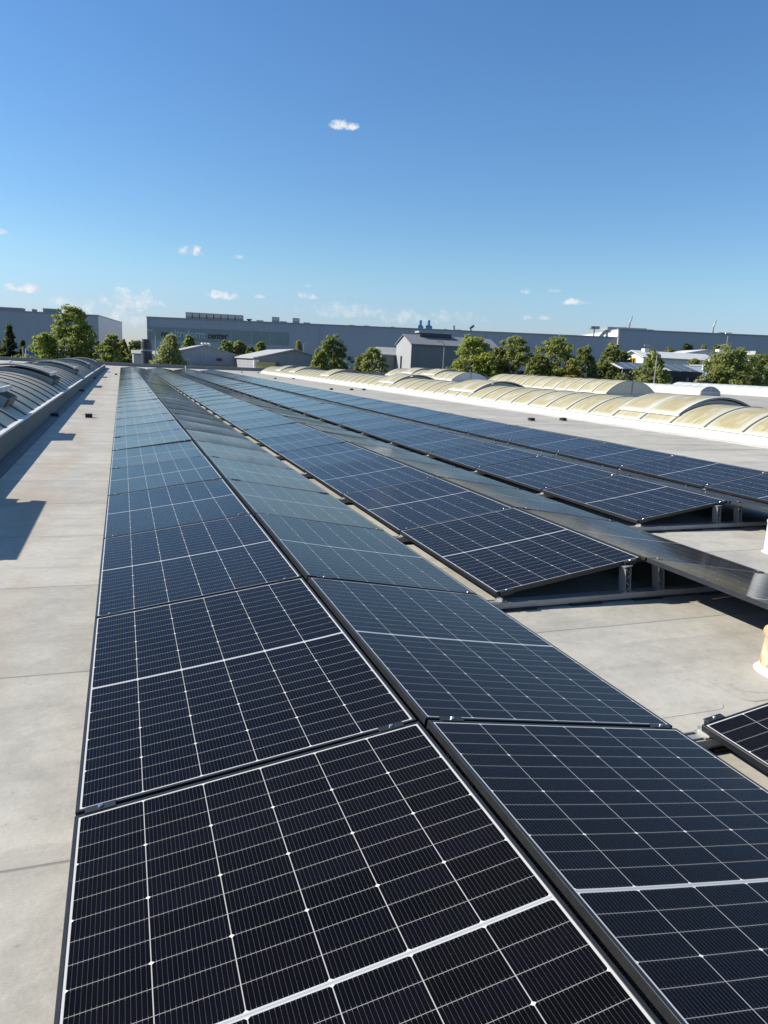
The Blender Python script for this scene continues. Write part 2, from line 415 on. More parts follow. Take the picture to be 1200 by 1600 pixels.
def lam_mesh():
    """glass laminate, sagging a few millimetres between its edges as large panels do"""
    i = .0116; mb = MB(); W, L = W_, L_; nx, ny = 10, 16; sag = .0055
    for z0, flip, mi in ((-.0016, False, 0), (-.0062, True, 1)):
        vs = []; fs = []
        for a in range(ny+1):
            for b in range(nx+1):
                p, q = b/nx, a/ny; vs.append((i+(W-2*i)*p, -L/2+i+(L-2*i)*q, z0-sag*(1-(2*p-1)**2)**.8*(1-(2*q-1)**2)))
        for a in range(ny):
            for b in range(nx):
                k = a*(nx+1)+b; f = [k, k+1, k+nx+2, k+nx+1]; fs.append(f[::-1] if flip else f)
        mb.add(vs, fs, mi)
    return mb.mesh('glass_laminate', [M['cells'], M['backsheet']], 30)
FRAME, LAM = frame_mesh(), lam_mesh()
def panel(row, side, k, first):
    x0 = ROWX[row]; xl = x0 if side == 'L' else x0+2*W_*CT+GR
    sl = slope(x0+1.1); jit = random.gauss(0, R(.16)); jx = random.gauss(0, R(.10))
    yc = k*PITCH_Y+GAP/2+L_/2
    rot = (jx, -(TH+sl)+jit, 0) if side == 'L' else (jx, -(TH-sl)+jit, math.pi)
    n = k-first+1
    face = ('left' if side == 'L' else 'right')+' slope of the '+ROWNAME[row]+' ridge'
    if n == 1: lab = 'black framed solar panel at the near end of the '+face
    elif k == 40: lab = 'black framed solar panel at the far end of the '+face
    else: lab = 'solar panel, '+nth(n)+' from the camera on '+face
    t = thing('solar_panel', lab, 'solar panel', (xl, yc, zr(xl)), rot, 'solar panels mounted in tilted rows on the flat roof')
    link('frame', FRAME, t); link('glass_laminate', LAM, t)
SEAMS = {'A': (-1, 41), 'B': (-1, 41), 'C': (1, 41), 'D': (2, 41)}
for k in range(-1, 41):
    panel('A', 'L', k, -1); panel('A', 'R', k, -1)
    if k != 0: panel('B', 'L', k, -1 if k < 0 else 0)
    panel('B', 'R', k, -1)
    if k >= 2: panel('C', 'L', k, 2)
    if k >= 1: panel('C', 'R', k, 1)
    if k >= 2: panel('D', 'L', k, 2); panel('D', 'R', k, 2)

# aluminium cross rails, ridge posts, feet and clamps under every joint
SPAN = 2*W_*CT+GR
def up(u, side='L'):
    """matrix of a frame lying on the slope at distance u from the low edge"""
    if side == 'L': return Matrix.Translation((u*CT, 0, u*ST)) @ Matrix.Rotation(-TH, 4, 'Y')
    return Matrix.Translation((SPAN-u*CT, 0, u*ST)) @ Matrix.Rotation(TH, 4, 'Y') @ Matrix.Rotation(math.pi, 4, 'Z')
def rail_mb(x0=-.10):
    mb = MB(); x1 = SPAN-.004
    mb.box(x0, x1, -.040, .040, -.098, -.090, 0)
    for y in (-.037, -.012, .012, .037): mb.box(x0, x1, y-.003, y+.003, -.0895, -.062, 0)
    mb.box(x0, x1, -.0405, -.033, -.0615, -.058, 0); mb.box(x0, x1, .033, .0405, -.0615, -.058, 0); mb.box(x0, x1, -.016, .016, -.0615, -.058, 0)
    return mb
PADX = (.04, .55, 1.05, 1.65, 2.00)
def pad_mb(a=0.0):
    mb = MB(); mb.box(a, a+.24, -.055, .055, -.113, -.0985, 0); return mb
def foot_mb(s):
    mb = MB(); xx = .012 if s == 'L' else SPAN-.012; d = 1 if s == 'L' else -1
    mb.box(min(xx-.006*d, xx+.05*d), max(xx-.006*d, xx+.05*d), -.034, .034, -.0575, -.0515, 0)
    mb.box(min(xx+.012*d, xx+.018*d), max(xx+.012*d, xx+.018*d), -.034, .034, -.0514, -.031, 0)
    mb.lathe([(.009, 0), (.009, .006), (.004, .007), (.004, .016)], 8, 0, (xx+.035*d, 0, -.0513)); return mb
def post_mb(s):
    """open truss extrusion carrying the raised edge"""
    mb = MB(); u = W_-.135
    xb = (u*CT-.005) if s == 'L' else SPAN-(u*CT)-.02; xt = u*CT-.02 if s == 'L' else SPAN-u*CT-.045
    zt = u*ST-.032; zb = -.0575
    def bar(p, q, w):
        p, q = Vector((p[0], 0, p[1])), Vector((q[0], 0, q[1])); d = (q-p); L = d.length; a = math.atan2(d.x, d.z)
        mb.box(-w/2, w/2, -.036, .036, 0, L, 0, Matrix.Translation(p) @ Matrix.Rotation(a, 4, 'Y'))
    wdt = .042
    bar((xb, zb), (xt, zt), .003); bar((xb+wdt, zb), (xt+wdt, zt), .003); bar((xt-.012, zt+.002), (xt+wdt+.012, zt+.002+.01*(1 if s == 'L' else -1)), .004)
    n = 4
    for i in range(n):
        t0, t1 = i/n+.02, (i+1)/n-.02
        a = (xb+(xt-xb)*t0, zb+(zt-zb)*t0); c = (xb+wdt+(xt-xb)*t1, zb+(zt-zb)*t1)
        if i % 2: a, c = (a[0]+wdt, a[1]), (c[0]-wdt, c[1])
        bar(a, c, .0025)
    bar((xb-.03, zb+.002), (xb+wdt+.05, zb+.002), .004); return mb
def clamp_mb(s, u):
    mb = MB(); T = up(u, s)
    mb.box(-.045, .045, -.0092, .0092, -.028, .0035, 0, T, .0012)
    mb.box(-.045, .045, -.016, .016, .0012, .0042, 0, T, .001); return mb
def bolt_mb(s, u):
    mb = MB(); T = up(u, s)
    k = MB(); k.lathe([(.0075, .0043), (.0075, .0085), (.006, .0105), (.0035, .0105), (.0035, .0075)], 10); mb.add(k.v, k.f, 0, T); return mb
CL = [('L', .075), ('L', W_-.10), ('R', .075), ('R', W_-.10)]
RAILP = []; PAD = pad_mb().mesh('rubber_pad', M['black'])
RAILM = {r: rail_mb(.015 if r == 'A' else -.10).mesh('rail', M['alu_dull']) for r in 'ABCD'}
RAILP += [('foot', foot_mb(s).mesh('foot', M['alu'])) for s in 'LR'] + [('post', post_mb(s).mesh('post', M['alu_dull'])) for s in 'LR']
CLP = [('clamp', clamp_mb(s, u).mesh('clamp', M['frame']), bolt_mb(s, u).mesh('bolt', M['steel'])) for s, u in CL]
far = MB()
for src, mi in [(rail_mb(.015), 0), (foot_mb('L'), 0), (foot_mb('R'), 0)]+[(pad_mb(a), 1) for a in PADX]+[(clamp_mb(s, u), 1) for s, u in CL]: far.add(src.v, src.f, mi)
FAR = far.mesh('mounting_rail', [M['alu_dull'], M['black']])
for row, (k0, k1) in SEAMS.items():
    for k in range(k0, k1+1):
        x0 = ROWX[row]; n = k-k0+1
        lab = 'cross rail under the '+nth(n)+' joint from the camera of the '+ROWNAME[row]+' ridge'
        loc = (x0, k*PITCH_Y, zr(x0)); rot = (0, -math.atan(slope(x0+1.1)), 0); grp = 'cross rails under the solar panel joints'
        if k <= 9:
            t = thing('mounting_rail', lab, 'mounting rail', loc, rot, grp)
            link('rail', RAILM[row], t)
            for a in PADX: link('rubber_pad', PAD, t, (a, 0, 0))
            for nm, me in RAILP: link(nm, me, t)
            for nm, me, bo in CLP: c = link(nm, me, t); link('bolt', bo, c)
        else:
            o = link('mounting_rail', FAR, None, loc, rot); tag(o, lab, 'mounting rail', grp)

# ------------------------------------------------------------------ barrel skylights
def arch(w, h, n=28):
    r = (w*w/4+h*h)/(2*h); a = math.asin(min(1, w/2/r))
    return [(w/2+r*math.sin(-a+2*a*i/n), h-r+r*math.cos(-a+2*a*i/n)) for i in range(n+1)], r, a
def sheet(mb, prof, y0, y1, t=.012, mi=0):
    n = len(prof); vs = []
    for y in (y0, y1):
        for (x, z) in prof: vs.append((x, y, z))
        for (x, z) in prof: vs.append((x, y, z-t))
    fs = []
    for i in range(n-1):
        fs.append([i, i+1, 2*n+i+1, 2*n+i]); fs.append([n+i, 3*n+i, 3*n+i+1, n+i+1])
        fs.append([i, n+i, n+i+1, i+1]); fs.append([2*n+i, 2*n+i+1, 3*n+i+1, 3*n+i])
    fs.append([0, 2*n, 3*n, n]); fs.append([n-1, 2*n-1, 4*n-1, 3*n-1])
    mb.add(vs, fs, mi)
def skylight(label, x0, y0, y1, w, h, zc, zb, pitch, dome, rib, curb, flaps=(), gable=None, curb_out=.09, bar=None):
    """x0: left eave; zc eave height, zb roof height below it; flaps: (ya, yb, tilt)"""
    t = thing('barrel_skylight', label, 'skylight', (x0, y0, 0), (0, 0, 0), 'barrel skylights running along the flat roof')
    Ln = y1-y0; prof, r, a = arch(w, h)
    c = MB(); o_ = curb_out
    for (xa, s) in ((0, -1), (w, 1)):
        c.prism([(xa+s*o_, zb-.03), (xa+s*.02, zc), (xa-s*.06, zc), (xa-s*.06, zb-.03)], -.05, Ln+.05)
        c.prism([(xa+s*(o_+.16), zb-.03), (xa+s*(o_+.16), zb+.012), (xa+s*(o_-.006), zb+.03), (xa+s*(o_-.006), zb-.03)], -.05, Ln+.05)
    c.box(-.02, w+.02, -.08, -.0505, zb-.03, zc); c.box(-.02, w+.02, Ln+.0505, Ln+.08, zb-.03, zc)
    c.build('curb', curb, t)
    g = MB(); sheet(g, [(x, z+zc) for x, z in prof], 0, Ln); g.build('glazing', dome, t, smooth=30)
    e = MB()
    for (xa, s) in ((0, -1), (w, 1)):
        e.box(min(xa+s*.045, xa-s*.03), max(xa+s*.045, xa-s*.03), -.05, Ln+.05, zc+.0005, zc+.03)
    e.build('eave_bar', bar or M['rib_w'], t)
    for yy in (-.022, Ln+.004):
        e = MB(); n = len(prof); vs = [(x, yy, z+zc-.004) for x, z in prof]+[(x, yy+.018, z+zc-.004) for x, z in prof]
        e.add(vs, [list(range(n)), list(range(2*n-1, n-1, -1))]+[[i, i+n, (i+1) % n+n, (i+1) % n] for i in range(n)])
        ep = e.build('end_panel', gable or dome, t)
        e = MB(); y2 = yy-.022 if yy < 0 else yy+.02
        e.box(w/2-.02, w/2+.02, y2, y2+.02, zc, zc+h-.03); e.build('mullion', rib, ep)
    rp = [(x+(x-w/2)/r*.02, z+zc+.02) for x, z in prof]
    rm = MB(); sheet(rm, rp, -.022, .022, .034); rme = rm.mesh('rib', rib, 30)
    nb = int(round(Ln/pitch))
    for i in range(nb+1): link('rib', rme, t, (0, min(i*pitch, Ln), 0))
    for (ya, yb, tilt) in flaps:
        ya -= y0; yb -= y0
        n = len(prof); i0, i1 = 3, n-4
        P = [(x, z+zc) for x, z in prof[i0:i1+1]]
        for yy in (ya, yb-.03):                            # upstand walls of the opening, deeper to the right
            u = MB(); vs = []
            for q, (x, z) in enumerate(P):
                hh = .03+.13*(q/(len(P)-1))**.8
                nx, nz = (x-w/2)/r, (z-zc-h+r)/r
                vs += [(x, yy, z-.01), (x+nx*hh, yy, z+nz*hh), (x+nx*hh, yy+.03, z+nz*hh), (x, yy+.03, z-.01)]
            m = len(P); fs = []
            for q in range(m-1):
                for k in range(4): fs.append([q*4+k, q*4+(k+1) % 4, q*4+4+(k+1) % 4, q*4+4+k])
            fs.append([0, 1, 2, 3]); fs.append([(m-1)*4+k for k in (3, 2, 1, 0)]); u.add(vs, fs); u.build('flap_upstand', M['grey_metal'], t)
        x, z = P[-1]; nx, nz = (x-w/2)/r, (z-zc-h+r)/r
        ue = MB(); ue.add([(x-.01, ya+.031, z-.01), (x+nx*.15, ya+.031, z+nz*.15), (x+nx*.15+.03, ya+.031, z+nz*.15-.02), (x+.02, ya+.031, z-.03),
               (x-.01, yb-.031, z-.01), (x+nx*.15, yb-.031, z+nz*.15), (x+nx*.15+.03, yb-.031, z+nz*.15-.02), (x+.02, yb-.031, z-.03)],
              [[0, 1, 2, 3], [7, 6, 5, 4], [0, 4, 5, 1], [1, 5, 6, 2], [2, 6, 7, 3], [3, 7, 4, 0]])
        ue.build('flap_sill', M['brown'], t)
        hx, hz = P[0][0], P[0][1]+.03                      # hinge along the left edge
        fl = link('vent_flap', None, t, (hx, ya, hz), (0, -tilt, 0))
        FP = [(x-hx, z-hz+.06) for x, z in P]
        s_ = MB(); sheet(s_, FP, 0, yb-ya, .018); me = s_.mesh('vent_flap', dome, 30)
        bpy.data.objects.remove(fl); fl = link('vent_flap', me, t, (hx, ya, hz), (0, -tilt, 0))
        fr = MB(); FQ = [(x, z+.014) for x, z in FP]
        for yy in (0, (yb-ya)/2-.02, yb-ya-.05):
            if yy and yy < yb-ya-.06 and yb-ya < 1.6: continue
            sheet(fr, FQ, yy, yy+.05 if yy != (yb-ya)/2-.02 else yy+.04, .045)
        fr.box(FP[0][0]-.04, FP[0][0]+.02, -.02, yb-ya+.02, FP[0][1]-.05, FP[0][1]+.02)
        fr.box(FP[-1][0]-.02, FP[-1][0]+.03, -.02, yb-ya+.02, FP[-1][1]-.06, FP[-1][1]+.02)
        fr.build('flap_frame', M['rib_w'], fl, smooth=30)
        ln = MB(); sheet(ln, [(x, z-.03) for x, z in FP], .055, yb-ya-.055, .006); ln.build('flap_lining', M['brown'], fl)
        ac = MB(); ac.tube([(FP[-1][0]-.5, (yb-ya)/2, FP[-1][1]-.30), (FP[-1][0]-.25, (yb-ya)/2, FP[-1][1]-.02)], .02, 8)
        ac.box(FP[-1][0]-.56, FP[-1][0]-.44, (yb-ya)/2-.06, (yb-ya)/2+.06, FP[-1][1]-.36, FP[-1][1]-.28); ac.build('actuator', M['alu_dull'], fl)
    return t
LX, LZ = -1.45, .20
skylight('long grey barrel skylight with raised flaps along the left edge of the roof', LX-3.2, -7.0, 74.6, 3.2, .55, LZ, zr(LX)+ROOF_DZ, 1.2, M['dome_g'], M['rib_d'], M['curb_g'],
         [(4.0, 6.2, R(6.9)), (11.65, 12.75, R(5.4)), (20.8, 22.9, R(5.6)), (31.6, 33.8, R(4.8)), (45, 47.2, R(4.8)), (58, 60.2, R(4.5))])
skylight('long yellowed barrel skylight with white curb across the roof from the panels', 14.3, 1.38, 76.98, 3.2, .58, .115, zr(15)+ROOF_DZ, 1.26, M['dome_y'], M['rib'], M['curb_w'],
         [(13.98, 16.5, R(5)), (26.58, 29.1, R(5)), (36.66, 39.18, R(5)), (50.52, 53.04, R(5)), (61.86, 64.38, R(5)), (68.2, 70.7, R(5))])
skylight('short cream barrel skylight with tan rounded end behind the long yellowed one', 24.0, 30.0, 43.8, 3.2, .72, .38, zr(24)+ROOF_DZ, 1.26, M['dome_y'], M['rib'], M['curb_w'])
skylight('cream barrel skylight with flaps and rounded end in front of the grey barn', 23.9, 49.0, 64.1, 3.2, .62, .45, zr(24)+ROOF_DZ, 1.26, M['dome_y'], M['rib'], M['curb_w'], [(53, 55.5, R(4)), (58, 60.5, R(4))], M['dome_w'])
skylight('white barrel skylight with small grey end and tall curb near the carport', 47.0, 48.0, 74.0, 2.1, .42, .30, zr(47)+ROOF_DZ, 1.26, M['dome_w'], M['rib_w'], M['curb_w'], (), M['grey_metal'])
skylight('white barrel skylight farthest right in front of the big bushy tree', 56.5, 40.0, 62.7, 2.6, .5, .40, zr(56)+ROOF_DZ, 1.26, M['dome_w'], M['rib_w'], M['curb_w'])

# parapet at the far edge
mb = MB()
xs = [XL, 2.4, XR]
for a, b_ in zip(xs[:-1], xs[1:]):
    for (y0, y1, h0, h1) in ((89.6, 89.9, -.02, .36), (89.52, 89.98, .361, .40)):
        za, zb2 = zr(a)+ROOF_DZ, zr(b_)+ROOF_DZ
        mb.add([(a, y0, za+h0), (b_, y0, zb2+h0), (b_, y1, zb2+h0), (a, y1, za+h0), (a, y0, za+h1), (b_, y0, zb2+h1), (b_, y1, zb2+h1), (a, y1, za+h1)],
               [[3, 2, 1, 0], [4, 5, 6, 7], [0, 1, 5, 4], [1, 2, 6, 5], [2, 3, 7, 6], [3, 0, 4, 7]])
tag(mb.build('parapet', M['parapet']), 'low dark grey parapet along the far edge of the flat roof', 'parapet')

# ------------------------------------------------------------------ small things on the roof
def mat_clay():
    m, nt, b = new_mat('stained_cream_paint'); c = coords(nt)
    n = noise(nt, c, 7, 5, .6, .3); n2 = noise(nt, coords(nt, 'Object', (1, 1, .2)), 22, 4, .6)
    k = (n*.6+n2*.4).ramp(.44, .58)
    nt.links.new(mix(nt, k, (0.56, 0.45, 0.30), (0.44, 0.20, 0.06)), b.inputs['Base Color']); b.inputs['Roughness'].default_value = .6; return m
M['clay'] = mat_clay()
M['white_paint'] = plain('white_paint', (0.72, 0.72, 0.70), .5, 0, .08, 4)
M['galv'] = plain('galvanised_pipe', (0.62, 0.63, 0.63), .45, .3, .1, 7)
vx, vy = 3.475, .505
v = thing('roof_vent', 'stained cream vent pipe with white cap at the right edge of the view', 'vent', (vx, vy, zr(vx)+ROOF_DZ))
m_ = MB(); m_.lathe([(.158, .004), (.15, .010), (.137, .02), (.134, .04)], 28); m_.build('base_flashing', M['white_paint'], v, smooth=True)
m_ = MB(); m_.lathe([(.135, .012), (.128, .10), (.122, .19), (.132, .20), (.136, .215), (.132, .23), (.118, .24), (.105, .30), (.10, .36)], 28); m_.build('pipe', M['clay'], v, smooth=50)
m_ = MB(); m_.lathe([(.095, .345), (.122, .345), (.126, .36), (.118, .385), (.08, .43), (.02, .45)], 28); m_.build('cap', M['white_paint'], v, smooth=40)
vx, vy = 5.695, 2.60
v = thing('roof_vent', 'plain white metal vent pipe standing between two panel ridges', 'vent', (vx, vy, zr(vx)+ROOF_DZ))
m_ = MB(); m_.lathe([(.112, .002), (.11, .010), (.10, .016), (.098, .024)], 24); m_.build('base_flashing', M['galv'], v, smooth=True)
m_ = MB(); m_.lathe([(.095, .015), (.095, .28), (.101, .282), (.101, .298), (.094, .30), (.088, .292), (.088, .2)], 28, cap=False); m_.build('pipe', M['galv'], v, smooth=40)

ROD = 'weights holding the lightning cable on the roof'
spots = [(-1.3, 15.87, 'black holder block in the shadow beside the left skylight'), (-.59, 15.94, 'black holder block on the sunlit strip left of the panels'),
         (-1.28, 27.5, 'small dark holder block at the foot of the left skylight halfway along'), (-1.3, 42., 'small dark holder block at the foot of the left skylight near its far end'),
         (-.25, 52., 'small dark holder block at the far end of the left strip against the panels'),
         (12.07, 17.48, 'black holder block nearest the rightmost panels before the yellowed skylight'), (13.36, 17.7, 'black holder block closest to the white curb of the yellowed skylight'),
         (11.1, 37.2, 'dark holder block at the edge of the rightmost panel row further away'), (12.4, 37.6, 'left of two distant dark holder blocks on the right strip'), (13.3, 38.1, 'right of two distant dark holder blocks on the right strip'),
         (11.7, 56.2, 'left tiny dark block near the far end of the right strip'), (13.6, 58.1, 'right tiny dark block near the far end of the right strip'),
         (12.3, 77.7, 'tiny dark block on the bare roof before the parapet'), (14.2, 78.4, 'tiny dark block beside the far end of the yellowed skylight')]
hb = MB(); hb.prism([(-.10, 0), (.10, 0), (.085, .085), (.03, .09), (.022, .055), (-.022, .055), (-.03, .09), (-.085, .085)], -.075, .075)
HB = hb.mesh('holder_block', M['black'])
hc = MB(); hc.tube([(0, -.16, .062), (0, .16, .062)], .005, 6); HC = hc.mesh('clip', M['alu'])
for (x, y, lab) in spots:
    t = thing('holder_block', lab, 'holder block', (x, y, zr(x)+ROOF_DZ), (0, 0, R(90)+random.uniform(-.1, .1)), ROD)
    link('block', HB, t); link('clip', HC, t)
for (x, y, h, r, lab) in [(-7.7, 59.1, .42, .11, 'short pale vent pipe behind the left skylight'), (6.1, 73.4, .40, .05, 'thin pale pipe at the far end of the second panel ridge')]:
    t = thing('roof_pipe', lab, 'vent pipe', (x, y, zr(x)+ROOF_DZ))
    q = MB(); q.lathe([(r, 0), (r, h)], 16); q.build('pipe', M['galv'], t, smooth=True)
    q = MB(); q.lathe([(r*1.5, h+.002), (r*1.6, h+.05), (r*.6, h+.1)], 16); q.build('cap', M['galv'], t, smooth=True)

# ------------------------------------------------------------------ background buildings
def dirs(az):
    a = R(az); return Vector((math.cos(a), -math.sin(a), 0)), Vector((math.sin(a), math.cos(a), 0))
def bbox_building(name, label, cat, p, az, width, depth, ztop, mat, roofmat):
    """p: near left corner on plan; local x along the front, local y away"""
    t = thing(name, label, cat, (p.x, p.y, ZG), (0, 0, -R(az)))
    h = ztop-ZG
    m = MB(); m.box(0, width, 0, depth, 0, h-.25); m.build('wall', mat, t)
    m = MB(); m.box(-.15, width+.15, -.15, depth+.15, h-.249, h); m.build('roof', roofmat, t)
    return t
M['cladding'] = mat_corr('blue_grey_cladding', (0.37, 0.385, 0.42), .5, 0, .05)  # base lifted a little to put distance haze into the colour
M['cladding_l'] = mat_corr('light_grey_cladding', (0.55, 0.55, 0.54), .5, 1, .05)
M['cladding_w'] = mat_corr('sunlit_cladding', (0.62, 0.64, 0.66), .5, 1, .04)  # paler copy of the cladding, with sunlight painted into its colour
M['trim'] = plain('grey_trim', (0.30, 0.31, 0.33), .5, .1, .1, .5)
M['olive'] = mat_corr('olive_sign_panel', (0.25, 0.285, 0.265), .9, 0, .06)
M['louvre'] = mat_corr('pale_louvre', (0.42, 0.42, 0.40), .35, 2, .08, .8)
M['louvre_d'] = mat_corr('grey_louvre', (0.20, 0.22, 0.24), .35, 2, .08, .8)
M['blue'] = plain('blue_steel', (0.06, 0.20, 0.36), .45, .1, .15, 1)
M['dark'] = plain('dark_steel', (0.05, 0.055, 0.06), .5, .1, .2, 1)

D0 = 230.0; MW_AZ = 20.06
pl = at(230, 495, D0); pr = at(966, 526, D0); ztop = (pl.z+pr.z)/2
O = Vector((pl.x, pl.y, 0)); X_, Y_ = dirs(MW_AZ)
def lx(px, py=515, d=D0): q = at(px, py, d); return (q-O).dot(X_)
def lz(px, py, d=D0): return at(px, py, d).z-ZG
Wm = lx(968)
t = thing('factory_hall', 'long blue-grey factory hall with sign band across the background', 'factory', (O.x, O.y, ZG), (0, 0, -R(MW_AZ)))
h = ztop-ZG
m = MB(); m.box(0, Wm, 0, 110, 0, h-.3); m.build('wall', M['cladding'], t)
m = MB(); m.box(-.2, Wm-.05, -.2, 110.2, h-.299, h); m.build('roof', M['trim'], t)
# corner trim and downpipe joints
m = MB(); m.box(-.12, .5, -.12, 0, 0, h-.31); m.build('corner_trim', M['trim'], t)
bx0, bx1 = lx(234), lx(451); bz0, bz1 = lz(340, 534.5), lz(340, 515.0)
m = MB(); m.box(bx0, bx1, -.16, -.003, bz0, bz1); sgn = m.build('sign_band', M['olive'], t)
m = MB()
for px in (361, 393, 422): q = lx(px); m.box(q-.45, q+.45, -.20, -.165, bz0, bz1)
m.build('band_divider', M['trim'], sgn)
m = MB()
for px in (360, 500, 640, 760, 880): q = lx(px); m.box(q-.12, q+.12, -.05, -.002, 0, bz0-.3 if px < 451 else h-.35)
m.build('facade_joint', M['trim'], t)
def text_mesh(s, size, mat, name):
    c = bpy.data.curves.new(name, 'FONT'); c.body = s; c.size = size; c.extrude = .05; c.offset = .02*size
    o = bpy.data.objects.new(name, c); COL.objects.link(o); dg = bpy.context.evaluated_depsgraph_get()
    me = bpy.data.meshes.new_from_object(o.evaluated_get(dg)); bpy.data.objects.remove(o); me.materials.clear(); me.materials.append(mat)
    me.name = name; return me
M['letter_d'] = plain('dark_letters', (0.03, 0.032, 0.038), .4)
M['letter_l'] = plain('pale_letters', (0.42, 0.48, 0.54), .4)
zt = lz(300, 527.5)
for s, px0, px1, mt in (('ns', 252.5, 263, 'letter_d'), ('ultraform', 266, 321, 'letter_l'), ('center', 325, 356, 'letter_d')):
    me = text_mesh(s, 1.0, M[mt], 'lettering')
    co = np.empty(len(me.vertices)*3); me.vertices.foreach_get('co', co); co = co.reshape(-1, 3)
    x0, x1 = co[:, 0].min(), co[:, 0].max(); ww = lx(px1)-lx(px0); sc = ww/(x1-x0)
    o = link('lettering', me, sgn, (lx(px0)-x0*sc, -.22, zt-.0), (R(90), 0, 0)); o.scale = (sc, sc*(1.12 if s != 'ns' else 1), 1)
# tall right block
pr2 = at(968, 512, D0-1.5); ztall = (at(968, 512, D0-1.5).z+at(1195, 525.3, D0-1.5).z)/2
tb = thing('factory_block', 'taller blue-grey factory block with pale left flank at the right of the background', 'factory', (pr2.x, pr2.y, ZG), (0, 0, -R(MW_AZ)))
h2 = ztall-ZG; Wt = 95
m = MB(); m.box(0, Wt, 0, 90, 0, h2-.3); m.build('wall', M['cladding'], tb)
m = MB(); m.box(-.25, -.003, .3, 90, h-.1, h2-.31); m.build('flank', M['cladding_w'], tb)  # slab in the paler colour paints the sunlit side of the block
m = MB(); m.box(-.28, Wt, -.2, 90, h2-.299, h2); m.build('roof', M['trim'], tb)
OB = Vector((pr2.x, pr2.y, 0))
def plant(name, label, cat, px0, px1, py0, py1, dep, base_z, mat, back=0, grp=None, kind='box', parent=None):
    d = D0+back; a = at((px0+px1)/2, (py0+py1)/2, d); wd = (px1-px0)/FPX*d*.98; ht = (py1-py0)/FPX*d
    o = thing(name, label, cat, (a.x, a.y, base_z), (0, 0, -R(MW_AZ)), grp)
    return o, wd, ht
RG = 'louvred units on the factory roof'
def louvre_unit(px0, px1, py_top, lab, base, back=4, mats=('louvre', 'louvre_d'), d=3.0):
    q = at((px0+px1)/2, py_top, D0+back); wd = (px1-px0)/FPX*(D0+back)*.88; ht = q.z-base
    o = thing('rooftop_louvre', lab, 'rooftop unit', (q.x, q.y, base), (0, 0, -R(MW_AZ)), RG)
    m = MB(); m.box(-wd/2, wd/2, 0, d, 0, ht*.42); m.build('housing', M[mats[1]], o)
    m = MB(); m.box(-wd/2, wd/2, 0, d, ht*.421, ht); m.build('louvre', M[mats[0]], o)
    m = MB(); m.box(-wd/2-.06, wd/2+.06, -.06, d+.06, ht+.001, ht+.12); m.build('cover', M['louvre'], o)
    return o
for i in range(8):
    a0 = 289.5+i*11.15
    louvre_unit(a0, a0+10.6, 488.4+i*.62, ('leftmost' if i == 0 else nth(i+1)+' from the left' if i < 7 else 'rightmost')+' of eight pale louvred units on the factory roof', ztop+.002)
louvre_unit(424.5, 435, 495.8, 'lone louvred unit on the factory roof left of a similar one', ztop+.002)
louvre_unit(456.8, 467, 497.6, 'lone louvred unit on the factory roof above the pointed tree', ztop+.002)
for i, (a0, a1, py, lab) in enumerate([(401, 410, 500.2, 'flat pale grille on the factory roof right of the eight louvred units'), (437.5, 447, 502, 'flat pale grille between the two lone louvred units'), (474.5, 483.5, 503.8, 'flat pale grille right of the second lone louvred unit'),
                                  (545.5, 553, 509.2, 'small grey box on the factory roof above the dark trees'), (569, 576, 509.5, 'wide small box on the factory roof above the dark trees'), (611, 616, 512.6, 'small grey box left of the blue stacks'), (694, 698, 515, 'small dark box right of the blue stacks'), (714, 720, 517, 'low box between two chimneys')]):
    q = at((a0+a1)/2, py, D0+5); wd = (a1-a0)/FPX*D0*.95; ht = max(.4, q.z-ztop)
    o = thing('rooftop_box', lab, 'rooftop unit', (q.x, q.y, ztop+.002), (0, 0, -R(MW_AZ)))
    m = MB(); m.box(-wd/2, wd/2, 0, 2, 0, ht*.6); m.box(-wd/2-.1, wd/2+.1, -.1, 2.1, ht*.601, ht); m.build('housing', M['louvre'] if i < 3 else M['trim'], o)
q = at(389.5, 498.5, D0+5); o = thing('rooftop_cowl', 'small dark cowl on the factory roof beside the eight louvred units', 'vent', (q.x, q.y, ztop+.002))
m = MB(); m.lathe([(.5, 0), (.5, (q.z-ztop)*.6), (.9, (q.z-ztop)*.65), (.9, q.z-ztop)], 12); m.build('cowl', M['dark'], o)
for (pxc, w0, lab) in ((657.5, 3.6, 'left of the two bright blue stacks on the factory roof'), (670.5, 4.6, 'right of the two bright blue stacks, with wider base')):
    q = at(pxc, 500, D0+14); o = thing('blue_stack', lab, 'stack', (q.x, q.y, ztop+.002), (0, 0, -R(MW_AZ)), 'blue stacks on the factory roof')
    ht = q.z-ztop; k = D0/FPX
    m = MB(); m.box(-w0*k, w0*k, 0, 2.4, 0, ht*.47); m.box(-w0*k*.8, w0*k*.8, .2, 2.2, ht*.471, ht*.52); m.build('base_box', M['blue'], o)
    m = MB(); m.lathe([(2.3*k, ht*.53), (2.3*k, ht*.94), (2.0*k, ht*.95), (2.0*k, ht)], 16, 0, (0, 1.2, 0)); m.build('drum', M['blue'], o, smooth=40)
    m = MB(); m.tube([((w0+.8)*k, 1, 0), ((w0+.8)*k, 1, ht*.45)], .12, 6); m.build('ladder_pole', M['dark'], o)
